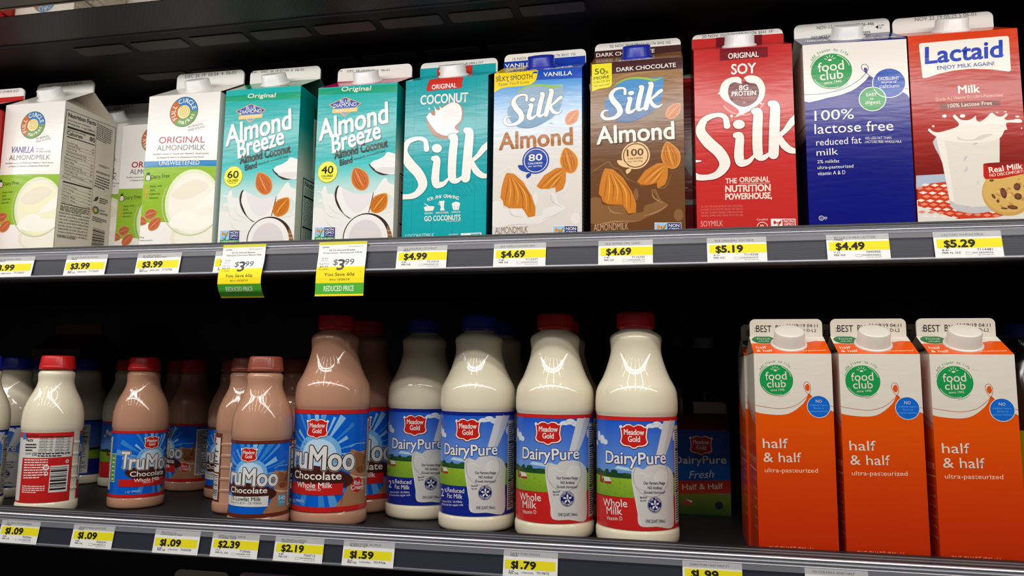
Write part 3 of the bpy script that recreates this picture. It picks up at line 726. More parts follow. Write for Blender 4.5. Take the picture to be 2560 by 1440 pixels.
def leaf_front(A, pale, cream, ink, badge, badge_in, txt, cal, cw):
    leaf_badge(A, pale)
    A.view(1460, 90, 5.76); almond(A, 1290, 1080, 82, 132, 40, L=4, base=(205, 120, 62), dark=(160, 84, 40), light=(238, 178, 120))
    A.view(1280, 340, 4)
    if pale: A.text('Almond', (850, 88), (1622, 30), 170, cream, bold=.04, L=5, res=4)
    else: A.text('Almond', (860, 92), (1632, 34), 170, (86, 52, 26), bold=.055, L=4.6, res=4); A.text('Almond', (850, 85), (1622, 28), 170, cream, bold=.03, L=5, res=4)
    # splash
    MK, MK2 = cw
    A.spoly([(770, 640), (880, 620), (900, 680), (960, 695), (1105, 692), (1130, 730), (1165, 790), (1230, 770), (1310, 760), (1330, 700), (1450, 650), (1420, 560), (1400, 540), (1440, 540), (1490, 640), (1560, 690), (1480, 760), (1350, 815), (1250, 860), (1000, 880), (770, 860)], MK, 2)
    A.stroke([(790, 372), (870, 315), (965, 262), (1005, 310), (1085, 348), (1150, 430), (1250, 475)], [4, 14, 16, 12, 14, 12, 4], MK, L=1.6)
    A.stroke([(1250, 480), (1320, 500), (1450, 470), (1460, 520), (1540, 505), (1600, 370)], [6, 12, 14, 12, 14, 4], MK, L=1.6)
    for p in ([(1320, 800), (1450, 760), (1560, 690)], [(1400, 540), (1420, 620), (1520, 680)], [(820, 900), (1000, 860), (1250, 850)], [(960, 700), (1000, 760), (1110, 780)]): A.stroke(p, [4, 14, 4], MK2, L=2.4)
    for p in ((1240, 590, 24, 60), (1665, 790, 45, 60)): A.ell(*p, MK, L=1.5)
    AL = dict(base=(206, 126, 44), dark=(156, 84, 26), light=(236, 176, 80))
    almond(A, 1585, 195, 84, 138, -14, L=3, **AL)
    big = [(930, 325), (1010, 335), (1110, 420), (1200, 560), (1243, 680), (1240, 768), (1165, 778), (1130, 725), (1105, 690), (960, 686), (905, 655), (896, 612), (868, 580), (880, 480), (905, 380)]
    sec = [(1250, 462), (1330, 352), (1450, 278), (1542, 268), (1560, 310), (1556, 420), (1530, 490), (1455, 528), (1448, 466), (1380, 492), (1290, 490)]
    for pts, n, ax in ((big, 6, ((945, 340), (1190, 760))), (sec, 5, ((1540, 290), (1280, 480)))):
        A.poly(pts, AL['base'], 3.4)
    for k in range(7):
        t = (k-3)*.16
        A.stroke([(955+k*9, 350+abs(k-3)*8), (940+k*38, 500+k*8), (915+k*45 if k < 4 else 960+k*38, 655 if k < 4 else 650+k*14)], [2, 11, 4], (168, 92, 30) if k % 2 == 0 else (232, 172, 76), L=3.8, caps=False)
    for k in range(5): A.stroke([(1530-k*4, 285+k*18), (1430+k*8, 340+k*24), (1290+k*34, 470+k*4)], [2, 10, 4], (168, 92, 30) if k % 2 == 0 else (232, 172, 76), L=3.8, caps=False)
    # calorie badge
    A.ring(1238, 200, 122, 136, badge, L=4); A.circ(1238, 200, 112, badge, L=4)
    A.spoly([(1052, 250), (1110, 252), (1150, 290), (1160, 320), (1110, 312), (1070, 290)], badge, 4); A.spoly([(1190, 330), (1188, 355), (1150, 384), (1140, 350), (1165, 332)], badge, 4)
    A.text(cal, (1165 if len(cal) < 3 else 1152, 208), (1308 if len(cal) < 3 else 1314, 196), 66, badge_in, bold=.03, L=5); A.text('CALORIES', (1157, 243), (1310, 233), 18, badge_in, bold=.03, L=5); A.text('per serving', (1160, 270), (1305, 260), 18, badge_in, L=5)
    A.text('ALMONDMILK', (818, 950), (1165, 936), 66, txt, bold=-.018, L=4)
    nongmo(A, 1432, 872, 258, 115, full=False)

U8 = spec(-75.5, 15, UP_FLOOR, WB, 196, al=29, fin=17); A = U8.front
BR = (112, 74, 42); DB = (72, 38, 38)
A.urect(-3, -3, 100, 205, vgrad([(0, (106, 66, 36)), (90, (108, 70, 40)), (150, (138, 104, 78)), (180, (160, 118, 74)), (201, (150, 104, 56))]), 0)  # brown print with sheen put into its lighter upper colours
A.view(1460, 90, 5.76)
for i in range(60):
    x, y = random.uniform(110, 1390), random.uniform(560, 1250); A.stroke([(x, y), (x+60, y-14), (x+130, y-4)], [1, 7, 1], random.choice(((150, 116, 84), (120, 84, 58))), L=.6, caps=False, n=3)
A.stroke([(420, 640), (600, 570), (900, 520), (1180, 500)], [4, 26, 30, 6], (176, 134, 80), L=1)
A.poly([(40, 400), (110, 380), (1420, 280), (1420, 468), (400, 548), (60, 588)], DB, 1.5)
A.text('DARK CHOCOLATE', (470, 518), (1322, 445), 58, WHITE, bold=.03, L=3)
A.poly([(112, 410), (400, 388), (402, 690), (385, 728), (350, 745), (230, 760), (116, 798)], (240, 228, 40), 2)
GO = (84, 92, 20)
A.text('50', (155, 556), (300, 545), 80, GO, bold=.01, L=3); A.text('%', (308, 542), (350, 538), 38, GO, bold=.03, L=3); A.text('MORE', (143, 634), (365, 608), 42, GO, bold=.015, L=3); A.text('CALCIUM', (140, 685), (370, 658), 26, GO, bold=.01, L=3); A.text('than dairy milk*', (140, 735), (378, 706), 24, GO, L=3)
leaf_front(A, False, (244, 238, 228), None, (236, 196, 146), (92, 58, 30), (206, 170, 132), '100', ((138, 96, 58), (170, 132, 92)))
# vanilla: the same layout shifted onto its own front
U7 = spec(-180, 15, UP_FLOOR, WB, 193, al=29, fin=16); A = Art(U8.front.m); U7.front = A
A.urect(-3, -3, 100, 205, vgrad([(0, (222, 214, 206)), (100, (224, 218, 212)), (130, (206, 216, 228)), (160, (150, 190, 232)), (182, (70, 150, 220)), (201, (20, 90, 200))]), 0)
A.view(1460, 90, 5.76)
for i in range(50):
    x, y = random.uniform(110, 1390), random.uniform(700, 1250); A.stroke([(x, y), (x+60, y-14), (x+130, y-4)], [1, 7, 1], random.choice(((196, 210, 226), (214, 222, 230))), L=.6, caps=False, n=3)
leaf_front(A, True, (168, 100, 32), None, (24, 66, 160), WHITE, (130, 112, 100), '80', ((232, 226, 222), (208, 202, 200)))
A.m = U7.front.m
V = Art(spec(-180, 15, UP_FLOOR, WB, HB).front.m); V.view(1220, 120, 6)
V.poly([(80, 340), (1420, 200), (1420, 450), (720, 482), (80, 520)], (20, 76, 186), 1.5)
V.text('VANILLA', (832, 432), (1262, 405), 62, WHITE, bold=.03, L=3)
V.spoly([(70, 350), (200, 332), (500, 308), (735, 290), (740, 400), (720, 480), (650, 545), (500, 575), (300, 590), (180, 615), (75, 655)], (248, 214, 24), 2, n=3)
V.text('SILKY SMOOTH', (122, 505), (668, 462), 70, (84, 76, 24), bold=.012, L=3); V.text("Taste You'll Love", (148, 572), (615, 530), 42, (110, 100, 40), shear=.15, L=3)
A.sh += V.sh
for s in (U7, U8):
    r = s.right; r.hasbg = True; c0 = (60, 50, 42) if s is U8 else (150, 142, 130); r.urect(-2, -2, 100, 205, c0 if s is U8 else vgrad([(0, (140, 132, 120)), (140, (140, 132, 120)), (165, (20, 80, 180)), (205, (16, 60, 150))]), 0)
    for i in range(30): r.urect(12, 8+i*4.2, 12+random.uniform(50, 74), 10+i*4.2, (36, 30, 28), 1)
f = U8.fin; f.view(1460, 90, 5.76); f.poly([(130, 225), (1400, 122), (1400, 330), (130, 365)], DB, 1.5); f.poly([(130, 345), (1400, 225), (1400, 400), (130, 400)], (150, 100, 48), 1.8)
f.text('DARK CHOCOLATE', (178, 305), (1015, 238), 50, WHITE, bold=.03, L=3); f.text('02 NOV 2019 08122 06176 EH2 3G', (372, 170), (1245, 110), 38, DOTS, L=4)
U8.slope.view(1460, 90, 5.76).text('Almondmilk', (485, 380), (985, 330), 24, WHITE, bold=.03, L=3, shear=.2)
build_carton(U8, 'brown dark chocolate almond milk carton with yellow calcium flag and blue cap', 'cartons on the upper shelf', ((60, 44, 34), (150, 100, 48), (50, 34, 26), (240, 236, 230)), cap=(28, 46, 170))
f = U7.fin; f.view(1220, 120, 6); f.poly([(210, 215), (1460, 115), (1460, 330), (210, 340)], (18, 56, 170), 1.5)
f.text('VANILLA', (255, 298), (700, 268), 56, WHITE, bold=.03, L=3); f.text('15 NOV 2019 04110 06176 EH1 1G', (368, 188), (1312, 108), 38, DOTS, L=4)
sl = U7.slope; sl.view(1220, 120, 6).text('Almondmilk', (832, 330), (1272, 285), 22, WHITE, bold=.03, L=3, shear=.2); sl.poly([(60, 420), (735, 360), (720, 240), (60, 330)], (248, 214, 24), 2); sl.text('NEW', (255, 376), (560, 352), 36, (30, 26, 20), bold=.05, shear=.3, L=3)
seven = build_carton(U7, 'white and blue vanilla almond milk carton with yellow silky smooth flag', 'cartons on the upper shelf', ((90, 90, 96), (14, 70, 180), (10, 30, 90), (240, 236, 230)), cap=(24, 44, 172))
copy_thing(seven, (-179.5+WB/2, 118+WB/2, UP_FLOOR), 0, 'white and blue carton behind the vanilla almond milk, mostly hidden')

# ---- red soy carton
RD = (196, 44, 42)
U9 = spec(31, 12, UP_FLOOR, WB, 200, al=26.5, fin=15.5); A = U9.front; A.urect(-3, -3, 100, 205, RD, 0)
for i in range(46):
    u, v = random.uniform(2, 94), random.uniform(2, 190); A.uell((u, v), random.uniform(.15, .5), random.uniform(.12, .3), random.choice(((120, 20, 20), (214, 80, 74))), L=.6, n=8)
A.view(1700, 100, 2.88)
A.poly([(286, 60), (632, 48), (632, 124), (286, 152)], (122, 22, 34), 1.5)
A.text('ORIGINAL', (347, 137), (566, 122), 38, WHITE, bold=.03, L=3); A.text('SOY', (370, 250), (546, 240), 72, WHITE, bold=.035, L=3)
HT = (244, 236, 228)
A.spoly([(285, 385), (300, 320), (345, 280), (410, 268), (440, 285), (442, 312), (475, 300), (460, 275), (500, 258), (560, 268), (600, 310), (612, 370), (590, 440), (520, 500), (440, 545), (390, 560), (415, 540), (420, 510), (370, 470), (310, 430)], HT, 2.4)
A.ring(456, 388, 150, 160, (228, 150, 140), a0=210, a1=330, L=2.2)
A.spoly([(345, 380), (355, 330), (390, 308), (440, 318), (465, 298), (500, 312), (545, 320), (568, 370), (555, 430), (510, 470), (455, 486), (400, 468), (360, 430)], (112, 42, 46), 3)
A.text('8G', (424, 366), (490, 362), 36, WHITE, bold=.03, L=4); A.text('PROTEIN', (372, 408), (545, 400), 32, WHITE, bold=.03, L=4); A.text('PER SERVING', (385, 436), (535, 428), 16, (190, 90, 86), bold=.02, L=4); A.ell(462, 455, 10, 8, (200, 90, 84), L=4)
A.circ(405, 362, 3, WHITE, L=4); A.circ(508, 360, 3, WHITE, L=4); A.circ(371, 551, 10, HT, L=3); A.circ(280, 387, 7, HT, L=3); A.circ(583, 462, 7, HT, L=3)
silk(A, ((0, 0), (1, 0), (0, 1)), ((0, 0), (1, 0), (0, 1)), (240, 232, 224), (140, 24, 28), L=5)
CT = (246, 222, 206)
A.text('THE', (327, 1036), (408, 1034), 36, CT, bold=.04, L=4); A.text('ORIGINAL', (428, 1028), (644, 1022), 36, CT, bold=.04, L=4); A.stroke([(428, 1038), (645, 1031)], 3, CT, L=4, caps=False)
A.text('NUTRITION', (327, 1098), (650, 1088), 46, CT, bold=.05, L=4); A.text('POWERHOUSE,', (327, 1152), (660, 1142), 42, CT, bold=.05, L=4)
for i, t in enumerate(('*IN A DIET LOW IN SATURATED FAT AND CHOLESTEROL,', '25 GRAMS OF SOY PROTEIN PER DAY MAY REDUCE', 'THE RISK OF HEART DISEASE. A SERVING OF SILK', 'ORIGINAL SOYMILK HAS 8 GRAMS OF SOY PROTEIN')): A.text(t, (150, 1208+i*22), (452, 1203+i*22), 14, (226, 120, 110), L=4, res=2)
A.text('SOYMILK', (150, 1345), (310, 1340), 40, (236, 170, 160), bold=-.012, L=4); A.text('Certified', (553, 1302), (630, 1299), 14, CT, L=4)
A.ring(592, 1348, 33, 38, CT, L=4); A.text('B', (580, 1362), (606, 1361), 30, CT, bold=.03, L=4)
nongmo(A, 660, 1292, 168, 66, full=False, mono=RD)
f = U9.fin; f.view(1280, 0, 4); f.poly([(1790, 398), (2760, 330), (2760, 520), (1790, 520)], RD, 1.5); f.poly([(2040, 378), (2500, 345), (2500, 470), (2040, 480)], (112, 20, 32), 2)
f.text('20 NOV 2019 06159 06176 EH1 1F', (1898, 383), (2610, 328), 28, DOTS, L=4)
U9.left.hasbg = False
for i in range(36): U9.left.urect(10, 8+i*4.2, 10+random.uniform(40, 74), 9.5+i*4.2, (226, 130, 120), 1)
soy = build_carton(U9, 'red soy milk carton with milk splash heart above large white script', 'cartons on the upper shelf', ((176, 34, 34), RD, (110, 20, 24), (240, 236, 230)), cap=(236, 236, 236))
copy_thing(soy, (21+WB/2, 118+WB/2, UP_FLOOR), 0, 'red carton behind the red soy carton, a sliver beside the dark chocolate carton')

# ---- blue lactose free carton
BL = (14, 20, 118); BLT = (62, 56, 150)
def club_logo(A, x, y, r, white):
    G = (28, 150, 74)
    c = np.array(A.P(x, y)); k = r*A.px(x, y)
    A.uell(c, k, k*.97, G, L=3); A.uring(c, k*.90, k*.93, white, a0=205, a1=290, L=3.5); A.uring(c, k*.90, k*.93, white, a0=15, a1=70, L=3.5); A.uring(c, k*1.04, k*1.07, G, a0=120, a1=165, L=3); A.uring(c, k*1.04, k*1.06, G, a0=275, a1=318, L=3)
    A.utext('food', c+np.array([-.64*k, .0*k]), c+np.array([.62*k, .06*k]), k*.50, white, bold=.012, L=4); A.utext('club', c+np.array([-.56*k, -.46*k]), c+np.array([.56*k, -.42*k]), k*.46, white, bold=.012, L=4)
    A.utext('since 1945', c+np.array([-.36*k, -.68*k]), c+np.array([.46*k, -.64*k]), k*.13, white, bold=.01, L=4)
    A.uell(c+np.array([-.05*k, .62*k]), .1*k, .06*k, white, L=4, n=14)
    for a in (20, 55, 90, 125, 160):
        d = np.array([math.cos(math.radians(a)), math.sin(math.radians(a))]); p = c+np.array([-.05*k, .62*k]); A.ustroke([p+d*.16*k, p+d*.28*k], .035*k, white, L=4)
    A.uarc('add flavor to life', c, k*1.12, 146, 44, k*.16, G, bold=.005, L=3)
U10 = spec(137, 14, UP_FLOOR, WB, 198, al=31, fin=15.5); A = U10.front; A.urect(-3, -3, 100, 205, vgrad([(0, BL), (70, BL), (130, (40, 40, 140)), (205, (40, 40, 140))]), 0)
A.view(1920, 0, 4); Wt = (240, 234, 226)
A.spoly([(330, 400), (600, 430), (1000, 420), (1420, 380), (1430, 960), (1390, 945), (1300, 900), (1120, 830), (1020, 770), (1000, 770), (960, 820), (820, 920), (600, 980), (340, 1008), (300, 700)], Wt, 1.5, n=3)
A.poly([(330, 380), (1400, 330), (1400, 388), (330, 450)], BL, 2.6); A.poly([(300, 448), (1420, 380), (1420, 700), (300, 700)], Wt, 1.4)
A.stroke([(360, 948), (560, 938), (760, 890), (900, 810), (980, 730), (1000, 680), (970, 645), (935, 660), (940, 700), (1000, 750), (1060, 790)], [5]*11, (50, 50, 80), L=2); A.stroke([(1340, 885), (1400, 890)], 5, (50, 50, 80), L=2)
A.spoly([(955, 690), (975, 680), (990, 700), (985, 740), (965, 725)], BLT, 2)
club_logo(A, 632, 716, 184, Wt)
A.circ(1208, 832, 152, Wt, L=3); A.circ(1208, 832, 144, (16, 76, 176), L=3.4)
A.text('EXCELLENT', (1098, 808), (1310, 796), 30, Wt, bold=.02, L=4); A.text('source of', (1130, 838), (1284, 830), 24, Wt, bold=.01, L=4); A.text('calcium', (1110, 886), (1310, 876), 38, Wt, L=4)
A.circ(1040, 995, 124, Wt, L=4.4); A.circ(1040, 995, 116, (28, 150, 70), L=4.8); A.ring(1208, 832, 144, 152, Wt, a0=200, a1=270, L=5)
A.text('EASY', (980, 970), (1082, 966), 32, Wt, bold=.015, L=5.5); A.text('to', (1015, 1002), (1052, 1000), 22, Wt, bold=.01, L=5.5); A.text('digest', (968, 1048), (1122, 1042), 34, Wt, L=5.5)
A.text('100%', (465, 1210), (855, 1192), 98, Wt, bold=.004, L=3); A.text('lactose free', (465, 1342), (1250, 1308), 98, Wt, bold=.004, L=3)
A.view(1920, 340, 4)
A.text('reduced fat', (482, 100), (930, 78), 66, Wt, L=3); A.text('milk', (485, 200), (698, 188), 66, Wt, L=3)
A.text('42% LESS FAT THAN', (965, 40), (1230, 32), 24, Wt, L=3); A.text('LACTOSE FREE WHOLE MILK', (965, 76), (1335, 70), 24, Wt, L=3)
A.text('2% milkfat', (492, 276), (710, 268), 32, Wt, L=3); A.text('ultra-pasteurized', (494, 334), (850, 320), 32, Wt, L=3); A.text('vitamin A & D', (497, 396), (770, 384), 36, Wt, L=3)
A.ring(533, 822, 19, 24, Wt, L=3); A.text('U', (526, 832), (542, 831), 20, Wt, bold=.02, L=3); A.text('D', (566, 834), (590, 833), 24, Wt, bold=.03, L=3)
l = U10.left; l.hasbg = True; l.urect(-2, -2, 100, 205, vgrad([(0, (8, 10, 60)), (111, (8, 10, 60)), (112, (226, 216, 200)), (205, (226, 216, 200))]), 0); l.ustroke([(-2, 122), (60, 117), (97, 115)], .8, (50, 50, 80), L=2)
f = U10.fin; f.view(1920, 0, 4); f.text('NOV-12-19 CF2 19157 06-446', (488, 296), (1060, 252), 32, DOTS, L=4); f.poly([(1072, 270), (1102, 252), (1102, 290)], INK, 4); f.text('USE', (1112, 262), (1160, 258), 14, INK, L=4); f.text('BY', (1115, 286), (1145, 284), 14, INK, L=4)
f.text('DO NOT USE IF SEAL IS BROKEN', (437, 386), (1020, 328), 20, INK, bold=.02, L=4)
s_ = U10.slope.view(1920, 0, 4); s_.text('reduced fat milk', (368, 424), (705, 404), 20, WHITE, bold=.02, L=4, shear=.1); s_.text('42% LESS FAT THAN LACTOSE FREE WHOLE MILK', (735, 408), (1285, 372), 12, WHITE, bold=.02, L=4, res=2)
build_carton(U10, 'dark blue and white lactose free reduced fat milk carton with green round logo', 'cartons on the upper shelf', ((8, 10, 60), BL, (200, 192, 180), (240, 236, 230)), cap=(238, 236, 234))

# ---- red lactose free carton with a glass of milk and a cookie
U11 = spec(234, 14, UP_FLOOR, WB, 199, al=27, fin=17); A = U11.front
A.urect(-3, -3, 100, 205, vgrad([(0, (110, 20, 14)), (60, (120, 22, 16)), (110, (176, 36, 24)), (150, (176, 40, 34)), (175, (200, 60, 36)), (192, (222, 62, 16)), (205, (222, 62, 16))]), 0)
A.view(2230, 0, 4.8)
P_ = [(322, 545), (330, 528), (350, 520), (1375, 432), (1395, 440), (1402, 460), (1424, 840), (1415, 856), (1395, 862), (1200, 838), (950, 832), (750, 850), (560, 890), (400, 940), (372, 938), (362, 920)]
A.poly(P_, (244, 238, 228), 2)
A.text('Lactaid', (400, 768), (1318, 684), 196, (22, 62, 184), bold=.04, shear=.08, L=3, res=4); A.circ(1333, 665, 7, (22, 62, 184), L=3)
A.text('ENJOY MILK AGAIN!', (540, 842), (1224, 786), 44, (36, 66, 150), bold=.02, L=3)
A.text('Milk', (790, 1130), (1046, 1115), 92, (248, 236, 220), bold=.035, L=3); A.text('Grade A | Vitamin D | Ultra-Pasteurized', (518, 1215), (1322, 1160), 34, (244, 196, 176), bold=.005, L=3)
A.poly([(552, 1248), (1305, 1200), (1280, 1235), (1300, 1272), (562, 1326), (580, 1288)], (122, 24, 20), 2); A.text('100% Lactose Free', (664, 1298), (1192, 1262), 44, (248, 226, 200), bold=.005, L=3)
A.view(2260, 280, 4.967)
A.poly([(150, 790), (2000, 700), (2000, 1000), (150, 960)], (176, 186, 204), 1)
A.poly([(150, 1100), (1700, 1000), (1700, 1420), (130, 1420)], (224, 220, 212), 1.2)
cl = [(170, 950), (330, 890), (520, 870), (1000, 900), (1600, 1000), (1500, 1200), (1150, 1310), (650, 1330), (420, 1250), (170, 1165)]
A.poly(cl, (206, 62, 34), 1.6)
for i in range(9):
    for j in range(12):
        x, y = 150+j*115+(i % 2)*55-i*14, 900+i*48+j*6
        if 185 < x < 1250 and y > 890 and y < 1320 and y < 1180+.3*(x-170)+90: 
            A.poly([(x-52, y), (x, y-20), (x+52, y), (x, y+20)], (238, 226, 214) if (i % 2 == 0) else (228, 140, 110), 1.9)
GLS = (226, 218, 206)
A.spoly([(390, 320), (1135, 310), (1100, 700), (1140, 1190), (1050, 1240), (860, 1262), (680, 1235), (590, 1190), (560, 1110), (470, 640)], (196, 194, 196), 2.2, n=4)
A.poly([(392, 322), (700, 380), (1000, 372), (1180, 330), (1180, 1130), (1080, 1170), (840, 1182), (640, 1150), (566, 1100), (470, 640)], GLS, 2.5)
A.poly([(392, 322), (500, 360), (620, 1120), (566, 1100), (470, 640)], (236, 230, 220), 2.8)
A.spoly([(296, 235), (315, 210), (345, 240), (420, 258), (560, 225), (650, 190), (670, 150), (600, 70), (625, 42), (690, 100), (780, 110), (845, 85), (880, 55), (890, 110), (940, 125), (1020, 70), (1080, 15), (1140, 55), (1210, 60), (1265, 22), (1278, 45), (1240, 90), (1300, 105), (1420, 88), (1465, 110), (1440, 135), (1290, 135), (1260, 160), (1275, 220), (1240, 235), (1180, 330), (1000, 380), (700, 385), (460, 350), (390, 310)], (238, 230, 220), 3.2, n=4)
A.spoly([(650, 310), (720, 345), (840, 350), (960, 290), (1100, 280), (1000, 330), (850, 365), (680, 355)], (214, 206, 196), 3.5)
for x, y, rx, ry in ((494, 58, 24, 20), (718, 58, 30, 22), (358, 182, 14, 12), (1148, 10, 10, 8), (1405, 58, 24, 12), (1458, 203, 9, 9), (1252, 2, 14, 8)): A.ell(x, y, rx, ry, (240, 232, 222), L=3.2)
# cookie and banner
A.ell(1290, 1000, 290, 288, (206, 160, 84), L=4); A.ell(1280, 985, 268, 265, (216, 174, 98), L=4.3)
for i in range(26):
    a = random.uniform(0, 6.28); r = random.uniform(30, 235); A.ell(1280+r*math.cos(a), 1010+r*math.sin(a), random.uniform(14, 40), random.uniform(8, 18), random.choice(((228, 190, 116), (190, 142, 70), (196, 150, 78))), rot=random.uniform(-60, 60), L=4.5, n=10)
for x, y, w, h, r in ((1230, 1010, 34, 70, -10), (1400, 930, 40, 48, 0), (1412, 1050, 44, 42, 20), (1345, 1185, 62, 26, 10), (1105, 1050, 16, 36, -30), (1160, 1110, 16, 22, -30), (1240, 1198, 40, 12, 10), (1080, 855, 26, 14, 0)):
    A.ell(x, y, w, h, (92, 54, 40), rot=r, L=4.9, n=9); A.ell(x-4, y-4, w*.7, h*.7, (120, 74, 56), rot=r, L=5.1, n=9)
A.poly([(975, 650), (1060, 690), (1200, 690), (1620, 620), (1620, 740), (1200, 830), (1000, 838), (978, 800)], (190, 36, 26), 6); A.poly([(975, 650), (1040, 640), (1420, 612), (1620, 600), (1620, 640), (1200, 692), (1060, 692)], (140, 24, 18), 5.6)
A.text('Real Milk', (1052, 762), (1470, 705), 68, (248, 236, 224), bold=.03, L=7); A.text('NO DISCOMFORT!', (1058, 812), (1480, 755), 36, (248, 226, 206), bold=.015, L=7)
f = U11.fin; f.view(2230, 0, 4.8); f.text('NOV 22 19 05:25 5 06-01', (275, 256), (1008, 190), 44, (130, 128, 124), L=4)
build_carton(U11, 'red lactose free milk carton with printed glass of milk and cookie', 'cartons on the upper shelf', ((170, 40, 24), (222, 62, 16), (120, 30, 16), (236, 232, 226)), cap=(240, 238, 236))
# ================================================================ lower shelf: quart and pint bottles
QUART = [(38, 0), (42.2, 1.2), (43.8, 4), (44.2, 8), (44.2, 13.5), (43.6, 15.6), (42.7, 17), (42.7, 131.6), (43.6, 133.6), (44.2, 136.8), (44.3, 142), (44.2, 147.6), (43.4, 156.2),
         (42.0, 161), (39.8, 165.4), (36.4, 171.4), (32.8, 180.1), (29.9, 188.8), (27.9, 196.3), (27.3, 202), (27.6, 207), (28.3, 212), (28.3, 214.5), (27.2, 217.2), (23.2, 220.6), (18.4, 223), (17.6, 225), (17.6, 227.5)]
PINT = [(29, 0), (32.6, 1), (33.8, 3.4), (34, 7), (34, 11), (33.4, 13), (32.7, 14), (32.7, 97.6), (33.4, 99.4), (34, 102.2), (34.1, 107), (34, 112.4), (33.3, 121), (31.9, 127.5), (30, 133.4), (27.4, 139.6),
        (24.2, 146), (21.4, 152.6), (20.2, 157.5), (19.9, 161), (20.3, 165.4), (20.5, 168.4), (19.6, 171), (18.0, 172.4), (17.2, 173.2), (17.2, 176)]
MILK = material('milk_in_plastic', (236, 226, 200), .06, .5)
CHOC = material('chocolate_milk_in_plastic', (190, 142, 116), .06, .5)
CAPR, CAPB, CAPN = (206, 32, 30), (36, 44, 168), (150, 74, 58)
BUILT = {}
def build_bottle(x, y, size, body, cap, label, group, art=None, rz=0.0, name='milk_bottle', band=True):
    prof = QUART if size == 'q' else PINT
    root = empty(name, (x, y, LO_FLOOR), rz); tag(root, label, 'bottle', group)
    key = (size, body.name)
    if key in BUILT:
        o = bpy.data.objects.new('bottle_body', BUILT[key]); C.objects.link(o); o.parent = root
    else:
        m = Mesh(); dense = []
        for (r0, z0), (r1, z1) in zip(prof, prof[1:]):
            n = max(1, int(max(abs(z1-z0), abs(r1-r0))/6)); n = min(n, 3)
            dense += [(r0+(r1-r0)*k/n, z0+(z1-z0)*k/n) for k in range(n)]
        dense.append(prof[-1]); m.lathe(dense, (200, 200, 200), 96); o = m.build('bottle_body', body, root); BUILT[key] = o.data
        if size == 'p':                       # grip ribs between the two halves of the label
            pass
    c = Mesh(); t = Mesh()
    if size == 'q':
        t.lathe([(19.4, 224.6), (20.5, 225), (20.5, 228.4), (20.0, 229)], cap, 64); c.lathe([(20.5, 229), (20.5, 239.8), (19.9, 241.8), (18.4, 242.8)], cap, 128, rib=.3)
    else:
        t.lathe([(19.6, 174.0), (20.2, 174.4), (20.1, 178.2), (19.7, 178.8)], cap, 64); c.lathe([(19.9, 178.8), (18.6, 189), (17.9, 190.8), (16.6, 191.6)], cap, 128, rib=.22 if cap == CAPN else .1)
    co = c.build('screw_cap', plastic(cap, .3), root); t.build('tamper_ring', plastic(cap, .3), co)
    if art is not None:
        art(root)
    return root

def wrap(root, A, size, v0, v1, u0=None, u1=None, name='wrap_label', R=None):
    R = R or (43.1 if size == 'q' else 33.0)
    if u0 is None: u0, u1 = -PI*R*.995, PI*R*.995
    m = Mesh()
    A.emit(m, lambda u, v, o: ((R+o)*math.sin(u/R), -(R+o)*math.cos(u/R), v), (u0, v0, u1, v1), 2.6 if size == 'q' else 2.2, None)
    return m.build(name, FILM, root)

def shield(A, x, y, w, txt=True, L=6, uv=None):
    c = np.array(A.P(x, y)) if uv is None else np.array(uv); k = w*(A.px(x, y) if uv is None else 1)/2
    def S(q): return [tuple(c+np.array(p)*k) for p in q]
    out = [(-.98, .60), (-.80, .62), (-.55, .78), (-.25, .80), (0, .68), (.25, .80), (.55, .78), (.80, .62), (.98, .60), (.94, .35), (.90, -.1), (.98, -.45), (.75, -.68), (.3, -.74), (.12, -.86), (-.12, -.86), (-.3, -.74), (-.75, -.68), (-.98, -.45), (-.90, -.1), (-.94, .35)]
    def sm(q):
        q = [np.array(p) for p in q]; N = len(q); o = []
        for i in range(N):
            a, b, cc, d = q[i-1], q[i], q[(i+1) % N], q[(i+2) % N]
            for kk in range(4):
                t = kk/4; o.append(.5*((2*b)+(-a+cc)*t+(2*a-5*b+4*cc-d)*t*t+(-a+3*b-3*cc+d)*t**3))
        return o
    A.upoly(S([p*1.10 for p in sm(out)]), (110, 20, 18), L); A.upoly(S([p*1.05 for p in sm(out)]), WHITE, L+.4); A.upoly(S([p*.95 for p in sm(out)]), (204, 34, 28), L+.8)
    for q in (-1, 1): A.uell(c+k*np.array([q*.97, .64]), .12*k, .12*k, WHITE, L=L+.6, n=16)
    A.utext('Meadow', c+k*np.array([-.72, .08]), c+k*np.array([.74, .08]), .40*k, WHITE, bold=.03, L=L+1.4); A.utext('Gold', c+k*np.array([-.42, -.42]), c+k*np.array([.44, -.42]), .40*k, WHITE, bold=.03, L=L+1.4)

